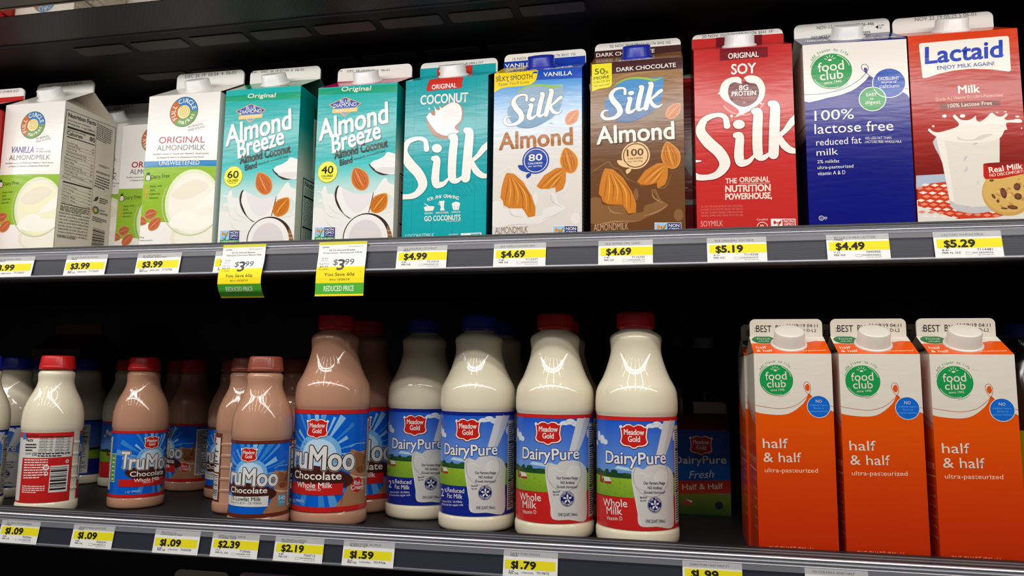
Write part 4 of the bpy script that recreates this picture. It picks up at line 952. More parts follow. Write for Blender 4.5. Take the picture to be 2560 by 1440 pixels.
GQ = 'milk bottles on the lower shelf'
DPX, DPY = -33.7, 88.7
def pure_label(low):
    """quart label, photo points of the right-most whole milk bottle"""
    A = Art(cyl_map(DPX, DPY, LO_FLOOR, 43.1)); main = (22, 40, 140) if low else (206, 38, 36)
    A.urect(-140, 10, 140, 140, vgrad([(70, (150, 196, 240)), (84, (30, 134, 226)), (100, (0, 100, 216)), (128, (0, 84, 208))]), 0)
    A.urect(-140, 127.4, 140, 140, main, 3)
    A.view(1420, 1040, 4.5)
    hz = A.P(600, 655)[1]; fz = A.P(600, 700)[1]; pz = A.P(345, 882)[1]; pz2 = A.P(745, 922)[1]
    A.urect(-140, fz-1, 140, hz+1, (34, 74, 40), 1); A.urect(-140, 10, 140, fz, vgrad([(pz2-2, (58, 116, 30)), (fz-9, (104, 156, 34)), (fz, (148, 186, 50))]), 1.4)
    for i in range(24): A.uell((random.uniform(-62, 20), hz+random.uniform(-1, 2.2)), random.uniform(2, 5), random.uniform(1, 2.2), random.choice(((30, 70, 36), (44, 90, 44))), L=1.2, n=10)
    for i in range(90):
        v = random.uniform(pz2, fz); u = random.uniform(-60, 0); A.ustroke([(u, v), (u+.3, v+random.uniform(.6, 1.6))], .35, random.choice(((60, 120, 26), (130, 176, 46))), L=1.7, smooth=False, caps=False)
    # clouds
    for x, y, rx, ry in ((940, 110, 60, 26), (1000, 95, 60, 34), (1070, 120, 70, 34), (1150, 140, 60, 50), (1190, 230, 34, 50), (385, 260, 50, 50), (350, 220, 40, 56), (420, 290, 40, 30), (330, 300, 40, 30)): A.ell(x, y, rx, ry, (226, 232, 240), L=1.5)
    A.poly([(560, 560), (720, 590), (720, 620), (520, 590)], (190, 222, 244), L=1.3)
    # red barn
    A.poly([(362, 640), (380, 640), (382, 740), (360, 735)], (140, 36, 34), 2); A.poly([(380, 715), (405, 690), (400, 752), (378, 745)], (150, 38, 34), 2.2); A.poly([(400, 678), (465, 690), (488, 735), (415, 730)], (226, 222, 220), 2.4); A.poly([(412, 730), (488, 735), (486, 764), (410, 752)], (176, 44, 40), 2.2)
    # lower panel
    A.upoly([(-140, 10), (140, 10), (140, pz2+1), (A.P(1180, 905)[0], pz2), (A.P(745, 922)[0], pz2), (A.P(345, 882)[0], pz), (-140, pz)], main, 2)
    # pouring milk and glass
    GL, GL2 = (216, 212, 208), (196, 192, 190)
    A.poly([(1078, 40), (1205, 40), (1095, 440), (990, 440)], (218, 218, 218), 2.6); A.poly([(1150, 40), (1205, 40), (1095, 440), (1060, 440)], (200, 202, 206), 2.8)
    A.spoly([(715, 720), (722, 600), (770, 575), (850, 600), (900, 560), (1000, 545), (1100, 560), (1160, 610), (1180, 680), (1182, 900), (1184, 1235), (1000, 1245), (806, 1232), (780, 1060), (745, 900)], GL, 2.4, n=4)
    A.poly([(1120, 700), (1184, 660), (1184, 1240), (1130, 1240)], GL, 2.5)
    A.ring(950, 690, 216, 226, (178, 176, 178), a0=150, a1=400, L=3); A.spoly([(1030, 600), (1120, 640), (1130, 720), (1040, 760), (960, 700)], (228, 224, 220), 2.8)
    A.stroke([(735, 740), (800, 820), (950, 845)], [2, 8, 2], GL2, L=3); A.stroke([(740, 770), (770, 1000), (822, 1235)], 12, (226, 224, 222), L=3); A.stroke([(740, 660), (830, 640), (900, 680), (960, 640)], [2, 12, 10, 2], (232, 228, 224), L=3)
    TX = (44, 46, 80)
    for t, a, b, h in (('Our Farmers Pledge', (850, 768), (1088, 768), 32), ('NO Artificial', (897, 822), (1052, 824), 32), ('Growth Hormones*', (852, 872), (1092, 872), 30), ('Backed', (810, 928), (888, 924), 24), ('by our', (815, 962), (884, 958), 24)): A.text(t, a, b, h, TX, bold=.022, L=5)
    A.circ(978, 1000, 92, (30, 40, 110), L=4); A.ring(978, 1000, 84, 88, GL, L=4.6)
    c = np.array(A.P(978, 1000)); k = 90*A.px(978, 1000)
    A.uarc('FIVE POINT', c, k*.66, 160, 20, k*.22, WHITE, bold=.03, L=5); A.uarc('PURITY PROMISE', c, k*.86, 205, 335, k*.2, WHITE, bold=.03, inside=True, L=5)
    for a in (90, 18, -54, -126, 162):
        d = np.array([math.cos(math.radians(a)), math.sin(math.radians(a))]); A.uell(c+d*k*.4, k*.2, k*.13, WHITE, rot=a, L=5, n=16)
    A.utext('5', c+k*np.array([-.14, -.2]), c+k*np.array([.14, -.2]), k*.42, WHITE, bold=.03, L=6)
    A.text('ONE QUART (946mL)', (873, 1200), (1092, 1196), 36, TX, bold=.01, L=5)
    if low:
        A.text('2', (385, 1035), (435, 1040), 92, WHITE, bold=.0, L=5); A.text('%', (440, 985), (480, 988), 40, WHITE, bold=.01, L=5)
        A.text('Reduced', (490, 985), (720, 1005), 54, WHITE, bold=.012, L=5); A.text('Fat Milk', (488, 1055), (700, 1075), 54, WHITE, bold=.012, L=5)
        A.text('Vitamin A & D - 2% Milkfat', (410, 1108), (700, 1122), 24, WHITE, L=5); A.text('37% less fat than regular milk', (400, 1145), (715, 1160), 24, WHITE, L=5)
    else:
        A.text('Whole', (402, 1008), (668, 1025), 84, WHITE, bold=.012, L=5); A.text('Milk', (438, 1100), (612, 1112), 84, WHITE, bold=.012, L=5); A.text('Vitamin D', (438, 1166), (614, 1174), 42, WHITE, L=5)
    shield(A, 740, 225, 312, L=5)
    for bo, col, L in ((.085, (22, 40, 130), 6), (.03, WHITE, 7)):
        A.text('Dairy', (430, 520), (775, 545), 132, col, bold=bo, L=L, res=4); A.text('Pure', (795, 545), (1098, 528), 132, col, bold=bo, L=L, res=4)
    # nutrition strip round the right side
    u = A.P(1196, 600)[0]; A.urect(u, 22, u+22, 122, (226, 222, 216), 4); A.urect(u+.5, 22.6, u+21.5, 121.4, K, 4.2); A.urect(u+.9, 23, u+21.1, 121, (222, 218, 212), 4.4)
    for i in range(40): A.urect(u+2, 25+i*2.35, u+random.uniform(9, 19), 25+i*2.35+(2 if i in (12, 30) else 1.1), K, 5)
    return A
PURE = {True: pure_label(True), False: pure_label(False)}
LBL = {}
def put_pure(low):
    def f(root):
        if low in LBL: o = bpy.data.objects.new('wrap_label', LBL[low]); C.objects.link(o); o.parent = root
        else: LBL[low] = wrap(root, PURE[low], 'q', 18, 131.4).data
    return f
build_bottle(DPX, DPY, 'q', MILK, CAPR, 'quart of whole milk with red cap, beside the empty dark gap in the bottle row', GQ, put_pure(False))
build_bottle(-125, 101.7, 'q', MILK, CAPR, 'quart of whole milk with red cap, beside the blue capped quart in front', GQ, put_pure(False))
build_bottle(-218.7, 118.5, 'q', MILK, CAPB, 'quart of reduced fat milk with bright blue cap in the front row', GQ, put_pure(True))
build_bottle(-303, 168, 'q', MILK, CAPB, 'quart of reduced fat milk in shade beside the large chocolate milk quart', GQ, put_pure(True), rz=.12)
def px_at(px, py, Y):
    d = ray(px, py); t = (Y+CAM_D)/d[1]; return d[0]*t
for px, Y, low, lb in ((1250, 222, True, 'blue capped milk quart hidden behind the front blue capped quart'), (1408, 204, False, 'red capped milk quart hidden behind a front row whole milk quart')):
    build_bottle(px_at(px, 900, Y), Y, 'q', MILK, CAPB if low else CAPR, lb, GQ, put_pure(low))

# ---- chocolate milk labels
TMX, TMY = -392.7, 97.0
def choc_label(whole, lite=False):
    A = Art(cyl_map(TMX, TMY, LO_FLOOR, 43.1)); main = (206, 34, 32) if whole else (112, 44, 30)
    A.urect(-140, 10, 140, 140, (8, 98, 214), 0)
    A.view(500, 1040, 4.5); SKY = (150, 200, 240)
    c = A.P(1330, 420)
    A.uell(c, 26, 22, (120, 184, 236), L=.6); A.uell(c, 20, 16, (196, 224, 246), L=.9)
    for i in range(26):
        a = i/26*2*PI+random.uniform(-.05, .05); r1 = random.uniform(34, 64); w = random.uniform(.03, .09)
        A.upoly([(c[0]+14*math.cos(a), c[1]+12*math.sin(a)), (c[0]+r1*math.cos(a-w), c[1]+r1*math.sin(a-w)), (c[0]+r1*math.cos(a+w), c[1]+r1*math.sin(a+w))], random.choice((SKY, (90, 160, 226), (60, 136, 216))), .5+.01*i)
    # glass of chocolate milk
    BRN = (176, 124, 88)
    A.spoly([(1700, 380), (1790, 400), (1860, 380), (1960, 400), (1980, 640), (1960, 1040), (1560, 1040), (1620, 880), (1690, 700), (1670, 560)], BRN, 1.4, n=4)
    A.spoly([(1740, 420), (1830, 420), (1880, 480), (1870, 600), (1790, 640), (1730, 560)], (146, 92, 60), 1.7); A.ell(1800, 600, 60, 40, (120, 70, 46), L=1.9); A.stroke([(1690, 660), (1780, 690), (1880, 680)], [4, 26, 10], (226, 196, 168), L=2)
    A.stroke([(1900, -60), (1880, 250), (1840, 520)], [40, 34, 40], (110, 66, 46), L=2.2); A.stroke([(1690, 350), (1760, 310), (1860, 300)], 5, (210, 230, 244), L=2.2)
    if whole:
        A.circ(1770, 770, 84, (200, 36, 36), L=3); A.text('Rich &', (1730, 775), (1830, 768), 46, WHITE, bold=.03, L=4); A.text('Creamy', (1698, 830), (1838, 810), 48, WHITE, bold=.03, L=4)
    else:
        A.poly([(1745, 740), (1835, 735), (1830, 900), (1740, 905)], (90, 170, 190), 3); A.text('140', (1750, 820), (1832, 814), 60, WHITE, bold=.03, L=4); A.text('CALORIES', (1755, 862), (1830, 858), 18, WHITE, L=4)
    # green facts box and small print left of the logo
    u = A.P(1060, 600)[0]-30; A.urect(u-6, 44, u+5, 92, WHITE, 2); A.urect(u-5.3, 44.8, u+4.3, 91.2, (84, 158, 52), 2.4)
    for i in range(6): A.urect(u-3.5, 48+i*7, u+2.6, 50+i*7, WHITE, 3)
    shield(A, 1315, 140, 250, L=5)
    a = np.array(A.P(1068, 560)); b = np.array(A.P(1728, 600)); d = (b-a)/np.linalg.norm(b-a)
    DK = (50, 28, 26)
    # plate behind the flavour
    e0 = A.P(1330, 690)
    A.uell((e0[0]-2, e0[1]), 43, 12.5, (72, 34, 28), L=4.2, rot=-7)
    for bo, col, L in ((.10, WHITE, 5.6), (.085, DK, 6), (.035, (232, 230, 228), 7)):
        A.utext('ruMoo', a, b, 25, col, bold=bo, L=L, res=4, shear=-.02); A.utext('T', a-d*14.5-np.array([0, -.5]), a-d*1.5-np.array([0, -.5]), 28, col, bold=bo, L=L+.1, res=4)
    A.text('Chocolate', (1070, 690), (1588, 712), 84, WHITE, bold=.03, L=8)
    if whole:
        A.poly([(1040, 725), (1612, 755), (1600, 885), (1035, 850)], (206, 34, 32), 7); A.text('Whole Milk', (1098, 795), (1486, 808), 60, WHITE, bold=.03, L=8); A.text('Vitamin D', (1185, 836), (1358, 842), 32, WHITE, L=8)
        u0 = A.P(1040, 790)[0]; A.urect(u0-10, A.P(1040, 850)[1], u0+1, A.P(1040, 727)[1], (206, 34, 32), 7)
        A.text('1 QT (946mL)', (1040, 965), (1165, 965), 34, (210, 230, 246), L=4)
    else:
        A.poly([(1040, 735), (1612, 755), (1600, 915), (1035, 870)], (228, 226, 224), 7); A.text('1% Lowfat Milk', (1075, 808), (1500, 832), 60, (60, 36, 34), bold=.015, L=8); A.text('Vitamin A & D - 1% Milkfat', (1065, 850), (1515, 875), 30, (60, 36, 34), L=8)
        u0 = A.P(1040, 800)[0]; A.urect(u0-10, A.P(1040, 870)[1], u0+1, A.P(1040, 737)[1], (228, 226, 224), 7)
    A.urect(-140, 126.6, 140, 140, main, 9); A.urect(-140, 10, 140, 23.6, main, 9)
    # back panel
    for s_ in (-1, 1):
        A.urect(s_*86-14, 30, s_*86+14, 120, (228, 224, 218), 4)
        for i in range(34): A.urect(s_*86-12, 33+i*2.5, s_*86-12+random.uniform(8, 22), 34.3+i*2.5, K, 5)
    return A
WH, LF = choc_label(True), choc_label(False)
k_p = 83.4/113.4
def u_of(x, y, size, px, py): return float(cyl_map(x, y, LO_FLOOR, 43.1 if size == 'q' else 33.0)(px, py)[0])
uq = u_of(TMX, TMY, 'q', 792, 1071)
def put_choc(A, size, x=None, y=None, px=None, py=None):
    def f(root):
        if size == 'q': wrap(root, A, 'q', 18, 131.4); return
        du = u_of(x, y, 'p', px, py)-uq*k_p
        wrap(root, xform(A, k_p, du, 18, 14.2), 'p', 14.4, 97.4)
    return f
build_bottle(TMX, TMY, 'q', CHOC, CAPR, 'tall quart of chocolate whole milk with red cap in front', GQ, put_choc(WH, 'q'))
build_bottle(px_at(917, 900, 190), 190, 'q', CHOC, CAPR, 'shaded chocolate milk quart behind the tall front chocolate quart', GQ, put_choc(WH, 'q'), rz=.25)
build_bottle(-459.5, 56, 'p', CHOC, CAPN, 'small lowfat chocolate milk bottle with brown cap at the shelf front', GQ, put_choc(LF, 'p', -459.5, 56, 622, 1125))
build_bottle(-680.8, 133, 'p', CHOC, CAPR, 'small chocolate whole milk bottle with red cap standing alone', GQ, put_choc(WH, 'p', -680.8, 133, 380, 1107))
# back label with barcode
def back_label(red, x, y, pxl):
    def f(root):
        col = (206, 38, 36) if red else (112, 44, 30)
        A = Art(cyl_map(x, y, LO_FLOOR, 33.0)); A.view(0, 1040, 4.5)
        if red:
            u0 = A.P(262, 500)[0]; u1 = A.P(812, 500)[0]-.2; um = A.P(885, 400)[0]
            A.urect(-90, 0, u0, 120, (226, 222, 216), 0); A.urect(u0-20, 0, u1, 120, (224, 220, 214), .3); A.urect(u0-40, 91, u1, 120, col, 2); A.urect(u0-1.5, 0, u1, A.P(500, 472)[1], col, 2); A.urect(u1-1.2, 0, u1, 120, col, 2); A.urect(u0-40, 0, u1, 16.5, col, 2.2)
            A.text('Nutrition', (300, 240), (435, 236), 34, K, bold=.03, L=4); A.text('Facts', (300, 285), (372, 285), 34, K, bold=.03, L=4)
            fineprint(A, [(290, 305), (410, 305), (405, 400), (288, 400)], 3, K, seed=4); A.text('Calories', (284, 432), (352, 430), 24, K, L=4); A.text('150', (362, 446), (415, 446), 36, K, bold=.02, L=4)
            for q0, q1 in ((446, 608), (628, 800)):
                for i in range(6): A.stroke([(q0-i*3, 232+i*31), (q1-i*3, 228+i*31)], 3 if i else 8, K, L=4, caps=False); A.text(('Total Fat 8g', 'Sat Fat 5g', 'Trans Fat 0g', 'Cholest 35mg', 'Sodium 120mg', 'Protein 8g')[i], (q0+4-i*3, 258+i*31), (q0+90-i*3, 256+i*31), 18, K, L=4, res=1); A.text('%d%%' % (10+i*3), (q1-40-i*3, 256+i*31), (q1-8-i*3, 254+i*31), 16, K, L=4, res=1)
            fineprint(A, [(428, 410), (790, 400), (785, 455), (424, 462)], 2, K, seed=7)
            fineprint(A, [(278, 478), (540, 478), (530, 700), (262, 710)], 8, WHITE, seed=12, L=4)
            A.circ(518, 582, 32, WHITE, L=4); A.text('GF', (500, 595), (540, 593), 28, col, bold=.03, L=5); A.text('D', (500, 672), (538, 670), 44, WHITE, bold=.05, L=4); A.circ(756, 508, 20, WHITE, L=4); A.circ(756, 508, 10, col, L=4.5)
            A.poly([(568, 562), (776, 545), (750, 845), (540, 862)], (232, 228, 222), 3); barcode(A, [(572, 578), (758, 565), (735, 835), (552, 850)], 40, K, L=4, vertical=True)
            fineprint(A, [(252, 775), (505, 780), (495, 870), (245, 865)], 4, WHITE, seed=14, L=4)
            A.poly([(268, 190), (292, 188), (300, 260), (262, 265)], (40, 130, 200), 3)
            wrap(root, A, 'p', 14.4, 97.4, -1.9*33, u1, name='back_label')
            B = Art(); B.urect(um-1, 0, um+60, 120, (16, 90, 190), 0); B.urect(um-1, 93.5, um+60, 120, col, 1); B.urect(um-1, 0, um+60, 34, col, 1); B.utext('DairyPure', (um+1.5, 72), (um+30, 72), 9, WHITE, bold=.03, L=2); B.urect(um+1, 37, um+7, 66, (220, 216, 210), 1)
            wrap(root, B, 'p', 14.4, 97.4, um, um+58, name='front_label')
            m = Mesh()
            for i in range(5):                        # grip ribs in the gap
                z = 28+i*14; ring = []
                for rr, zz in ((32.7, z-2.2), (34.0, z), (32.7, z+2.2)): ring.append([(rr*math.sin(t), -rr*math.cos(t), zz) for t in np.linspace(u1/33, um/33, 10)])
                m.grid(ring, (200, 200, 200), close=False)
            m.build('grip_ribs', MILK, root)
        else:
            A.view(500, 1040, 4.5); ul = A.P(110, 600)[0]-8; ur = A.P(235, 500)[0]
            A.urect(-90, 0, ur, 120, col, 0); A.urect(ul, 50, ur-2.5, 92, (228, 224, 218), 2); A.urect(ul, 17, ur-3, 48, (228, 224, 218), 2)
            for i in range(13): A.urect(ul, 53+i*3, ul+random.uniform(8, ur-3-ul), 54.6+i*3, K, 3)
            for i in range(14): A.urect(ul, 19+i*2, ur-4.2, 19+i*2+random.choice((.5, .8, 1.2)), K, 3)
            wrap(root, A, 'p', 14.4, 97.4, -1.9*33, ur, name='back_label')
            m = Mesh()
            for i in range(5):
                z = 28+i*14; ring = []
                for rr, zz in ((32.7, z-2.2), (34.0, z), (32.7, z+2.2)): ring.append([(rr*math.sin(t), -rr*math.cos(t), zz) for t in np.linspace(ur/33, ur/33+.9, 10)])
                m.grid(ring, (200, 200, 200), close=False)
            m.build('grip_ribs', CHOC, root)
            B = Art(); ub = ur+30; B.urect(ub, 0, ub+60, 120, (16, 90, 190), 0); wrap(root, B, 'p', 14.4, 97.4, ub, ub+50, name='front_label')
    return f
build_bottle(-759, 71.6, 'p', MILK, CAPR, 'small whole milk bottle turned to its red nutrition and barcode label', GQ, back_label(True, -759, 71.6, 0))
build_bottle(-532, 136, 'p', CHOC, CAPN, 'small chocolate milk bottle with barcode label, behind the brown capped one in front', GQ, back_label(False, -532, 136, 0))
def put_small(A, du, vf=18):
    return lambda root: wrap(root, xform(A, k_p, du, 18, 14.2), 'p', 14.4, 97.4)
build_bottle(px_at(-52, 1040, 60), 60, 'p', MILK, CAPB, 'small reduced fat milk bottle cut off by the left edge, in front', GQ, put_small(PURE[True], 22))
sh = [(36, 154, MILK, CAPB, PURE[True], 8, 'shaded white bottle with blue cap by the left edge, behind the front row'),
      (216, 290, MILK, CAPB, PURE[True], -20, 'dark shaded milk bottle with blue cap behind the red capped small milk'),
      (320, 285, MILK, CAPR, PURE[False], 30, 'dark shaded white bottle behind the lone small chocolate bottle'),
      (104, 300, MILK, CAPB, PURE[True], 40, 'dim milk bottle deepest behind the nutrition label bottle'),
      (446, 345, CHOC, CAPR, WH, 60, 'dark chocolate bottle deepest beside the lone small chocolate bottle'),
      (484, 277, CHOC, CAPR, WH, -26, 'dark chocolate bottle showing a poured chocolate picture, behind the barcode bottle'),
      (586, 232, CHOC, CAPN, LF, 0, 'dim brown capped bottle deepest behind the barcode bottle'),
      (742, 190, CHOC, CAPN, LF, 10, 'dim brown capped bottle between the lowfat bottle and the tall chocolate quart')]
for px, Y, body, cap, A, du, lb in sh:
    build_bottle(px_at(px, 1000, Y), Y, 'p', body, cap, lb, GQ, put_small(A, du))

# ---- orange half and half cartons
OR = (226, 84, 16); OW = (228, 219, 205)
H1 = spec(81.5, 10, LO_FLOOR, 70, 196, al=28, fin=17.5); A = H1.front
A.urect(-3, -3, 80, 205, vgrad([(0, (196, 44, 10)), (60, (214, 60, 10)), (130, (230, 84, 8)), (200, (230, 84, 8))]), 0)  # orange darkens downward: part print, part light falloff put into the colour
A.view(1840, 760, 3.556); RD2 = (176, 70, 44)
A.spoly([(110, 430), (500, 440), (900, 420), (960, 960), (890, 965), (840, 945), (760, 900), (700, 850), (655, 800), (640, 810), (600, 880), (500, 960), (400, 985), (250, 975), (160, 948), (110, 850)], OW, 1.5, n=3)
A.poly([(110, 440), (900, 430), (900, 600), (110, 600)], OW, 1.4)
A.stroke([(120, 830), (165, 893), (260, 915), (400, 930), (520, 905), (600, 850), (655, 785), (660, 730), (640, 695), (610, 700), (602, 735), (630, 790), (690, 840)], [4]*13, RD2, L=2); A.stroke([(830, 900), (870, 915)], 4, RD2, L=2)
A.spoly([(612, 740), (625, 712), (645, 715), (655, 750), (640, 775), (622, 765)], OR, 2)
club_logo(A, 358, 678, 142, OW)
A.circ(735, 912, 101, OW, L=3); A.circ(735, 912, 95, (22, 104, 206), L=3.4)
A.text('NO', (708, 876), (762, 878), 26, OW, L=4)
for i, t in enumerate(('artificial colors,', 'flavors or', 'preservatives')): A.text(t, (656 if i != 1 else 690, 905+i*27), (818 if i != 1 else 786, 907+i*27), 15, (110, 170, 226), L=4, res=2)
A.view(1840, 1060, 3.556)
A.text('half', (240, 212), (462, 214), 84, OW, bold=.004, L=3); A.text('& half', (245, 336), (582, 340), 84, OW, bold=.004, L=3); A.text('ultra-pasteurized', (256, 428), (728, 432), 38, (250, 220, 190), bold=-.004, L=3)
A.text('ONE QUART (946mL)', (290, 1128), (692, 1140), 44, (236, 170, 130), bold=-.008, L=3)
l = H1.left; l.hasbg = True; l.urect(-2, -2, 80, 205, vgrad([(0, (196, 50, 20)), (128, (206, 64, 20)), (129, OW), (205, OW)]), 0)
l.spoly([(1900, 1000)]*1+[(1886, 1010), (1880, 1030)], OR, 1) if False else None
l.upoly([(-2, 158), (20, 146), (45, 134), (72, 125), (72, 110), (-2, 110)], OR, 1); l.ustroke([(-2, 164), (20, 152), (45, 140), (73, 131)], .7, RD2, L=2)
l.utext('refreshment', (6, 92), (68, 92), 8, (240, 160, 120), L=2); l.urect(20, 85, 68, 86, (240, 190, 150), 2)
for i in range(6): l.utext(('Grade A', 'keep cold', 'shake well', 'homogenized', 'use within', 'opening')[i], (46, 76-i*9), (66, 76-i*9), 2.2, (236, 160, 120), L=2, res=1)
f = H1.fin; f.view(1840, 760, 3.556)
f.text('BEST', (180, 248), (315, 250), 58, INK, bold=.0, L=4); f.text('BY', (352, 245), (420, 246), 56, INK, L=4); f.text('11/19/19 04:11', (455, 205), (726, 207), 28, INK, L=4); f.text('D-L2', (630, 247), (712, 248), 26, INK, L=4); f.text('1034', (560, 245), (612, 246), 26, INK, L=4); f.text('USE', (165, 222), (180, 222), 12, INK, L=4); f.text('BY', (165, 248), (180, 248), 12, INK, L=4)
sl = H1.slope; sl.view(1840, 760, 3.556); sl.hasbg = True
sl.poly([(100, 352), (300, 345), (420, 340), (640, 340), (700, 328), (830, 332), (900, 460), (100, 460)], OR, 1)
for w_, cc, L in ((1.06, OW, 1.5), (1, (20, 110, 56), 2)): sl.uell(sl.P(243, 318), 11*w_, 9*w_, cc, L=L)
sl.utext('food', np.array(sl.P(243, 318))+np.array([-6, .2]), np.array(sl.P(243, 318))+np.array([6, .4]), 3.6, (190, 220, 190), L=3); sl.utext('club', np.array(sl.P(243, 318))+np.array([-5, -5]), np.array(sl.P(243, 318))+np.array([5, -4.8]), 3.6, (190, 220, 190), L=3)
sl.text('half', (180, 396), (272, 396), 20, OW, bold=.01, L=3); sl.text('& half', (185, 425), (328, 425), 20, OW, bold=.01, L=3); sl.text('ultra-pasteurized', (572, 420), (800, 416), 11, (250, 214, 180), L=3)
GH = 'orange half and half cartons'
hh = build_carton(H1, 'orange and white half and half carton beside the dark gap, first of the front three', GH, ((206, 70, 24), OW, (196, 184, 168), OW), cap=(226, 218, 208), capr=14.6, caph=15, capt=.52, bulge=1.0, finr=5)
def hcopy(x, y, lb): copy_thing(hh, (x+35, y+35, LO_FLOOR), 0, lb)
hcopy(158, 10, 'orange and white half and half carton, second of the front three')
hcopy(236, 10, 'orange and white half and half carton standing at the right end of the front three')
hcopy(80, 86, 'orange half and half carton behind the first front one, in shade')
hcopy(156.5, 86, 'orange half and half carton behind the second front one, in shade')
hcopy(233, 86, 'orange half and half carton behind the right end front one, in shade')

# ---- small blue carton standing deep in the gap
s = spec(px_at(1826, 1180, 259)-70, 259, LO_FLOOR, 70, 106, al=30, fin=15); A = s.front
A.urect(-3, -3, 80, 120, vgrad([(0, (60, 90, 30)), (26, (120, 130, 40)), (30, (170, 160, 120)), (36, (20, 80, 160)), (100, (20, 80, 170))]), 0)
A.view(1680, 960, 4); A.poly([(0, 965), (620, 965), (600, 1090), (0, 1100)], (186, 50, 36), 2); A.text('Half & Half', (105, 1058), (512, 1048), 56, OW, bold=.01, L=3)
shield(A, 290, 610, 216, L=3); A.text('DairyPure', (20, 795), (545, 795), 74, OW, bold=.02, L=5); A.text('Fresh', (170, 945), (412, 935), 74, (200, 214, 230), shear=.3, bold=.01, L=5)
A.ell(470, 1215, 40, 40, (30, 40, 60), L=3); A.poly([(90, 1195), (130, 1150), (200, 1185), (195, 1210)], (190, 60, 50), 3); A.poly([(130, 1150), (200, 1165), (200, 1188)], OW, 3.4)
s.slope.view(1680, 960, 4).text('half & half', (60, 345), (430, 340), 30, (170, 90, 60), L=3)
build_carton(s, 'small blue half and half carton standing deep in the dark gap', 'cartons at the back of the lower shelf', ((20, 70, 140), (120, 40, 30), (20, 40, 80), (226, 212, 196)), cap=None, bulge=.5)
# ---- dark tea carton far back on the left
s = spec(px_at(82, 850, 330), 330, LO_FLOOR, 95, 210, al=30, fin=18); A = s.front; A.urect(-3, -3, 100, 215, (96, 34, 42), 0); A.uell((95, 205), 88, 60, (60, 26, 28), L=1); A.utext('Organic', (46, 176), (92, 176), 9, (150, 120, 110), L=2)
build_carton(s, 'dark wine red carton far back above the small milk bottles', 'cartons at the back of the lower shelf', ((80, 30, 36), (90, 34, 40), (50, 20, 24), (120, 60, 60)), cap=None, bulge=.5)
# ================================================================ the refrigerated case
X0, X1 = -1750.0, 620.0
BLACK = material('black_enamel', (24, 23, 26), .42, .5)
DECK = material('dark_shelf_deck', (30, 29, 30), .5, .4, bump=(400, .25, .001))
CHROME = material('brushed_rail', (168, 168, 174), .32, .5, metal=.75)
STRIP = material('channel_plastic', (44, 45, 58), .42, .35, bump=(30, .15, .0006, (.02, 1, 40)))
GREY = material('canopy_paint', (128, 124, 116), .55, .4)
def clear_mat():
    m = bpy.data.materials.new('clear_plastic'); m.use_nodes = True; nt = m.node_tree; b = nt.nodes['Principled BSDF']
    b.inputs['Base Color'].default_value = (.42, .42, .45, 1); b.inputs['Roughness'].default_value = .18; b.inputs['Alpha'].default_value = .24
    return m
CLEAR = clear_mat()
def struct(m, name, mat, **k):
    o = m.build(name, mat, **k); o['kind'] = 'structure'; return o
m = Mesh(); m.box(X0, 478, -900, X1, 490, 470, (0, 0, 0)); struct(m, 'wall_back', BLACK)
m = Mesh(); m.box(X0-12, -20, -900, X0, 490, 470); struct(m, 'wall_left', BLACK)
m = Mesh(); m.box(X1, -20, -900, X1+12, 490, 470); struct(m, 'wall_right', BLACK)
m = Mesh(); m.box(X0, -40, -912, X1, 490, -900); struct(m, 'floor', BLACK)
m = Mesh(); m.box(X0, -14, 251, X1, 478, 259); struct(m, 'ceiling', material('ceiling_panel', (16, 15, 18), .55, .2))
# pressed air slots in the case ceiling
m = Mesh(); SL = (0, 0, 0)
for row, (ya, yb) in enumerate(((6, 28), (92, 111))):
    x = -715+row*23
    while x < -150:
        r = 5; p = [(x+2, ya), (x+68, ya), (x+70, ya+2)]+[(x+70-r+r*math.cos(t), yb-r+r*math.sin(t)) for t in np.linspace(0, PI/2, 5)]+[(x+r+r*math.cos(t), yb-r+r*math.sin(t)) for t in np.linspace(PI/2, PI, 5)]+[(x, ya+2)]
        m.face([(a, b, 249.8) for a, b in reversed(p)], SL)
        for a, b in zip(p, p[1:]+p[:1]): m.face([(a[0], a[1], 249.8), (b[0], b[1], 249.8), (b[0], b[1], 251), (a[0], a[1], 251)], SL)
        x += 80.5
o = m.build('air_slots', material('slot_grey', (92, 86, 84), .7, .2)); o['kind'] = 'structure'; o.name = 'trim_1'

# canopy over the front: honeycomb grille, mirror strip, painted underside
can = empty('case_canopy', (0, -100, 250)); tag(can, 'dark canopy over the upper shelf with perforated grille and mirror strip', 'canopy')
def cobj(m, name, mat): return m.build(name, mat, can, xf=lambda p: (p[0], p[1]+100, p[2]-250))
def honey_mat():
    m = material('honeycomb', (30, 27, 34), .5, .3); nt = m.node_tree; b = nt.nodes['Principled BSDF']
    tc = nt.nodes.new('ShaderNodeTexCoord'); br = nt.nodes.new('ShaderNodeTexBrick'); br.inputs['Scale'].default_value = 1
    br.inputs['Brick Width'].default_value = .006; br.inputs['Row Height'].default_value = .0034; br.inputs['Mortar Size'].default_value = .0006
    br.inputs['Color1'].default_value = (.006, .005, .008, 1); br.inputs['Color2'].default_value = (.008, .007, .010, 1); br.inputs['Mortar'].default_value = (.035, .03, .042, 1)
    nt.links.new(tc.outputs['Object'], br.inputs['Vector']); nt.links.new(br.outputs['Color'], b.inputs['Base Color']); return m
m = Mesh(); m.box(X0, -84, 247, X1, -22, 262); cobj(m, 'air_grille', honey_mat())
m = Mesh(); m.extrude_x([(-22, 262), (-22, 246.6), (-20.6, 245.4), (-19, 246), (-15, 252), (-15, 262)], X0, X1, (0, 0, 0), close=True); cobj(m, 'grille_edge', material('grille_edge_metal', (120, 112, 124), .35, .5, metal=.7))
MIR = material('mirror_steel', (206, 202, 192), .05, .5, metal=1.0)
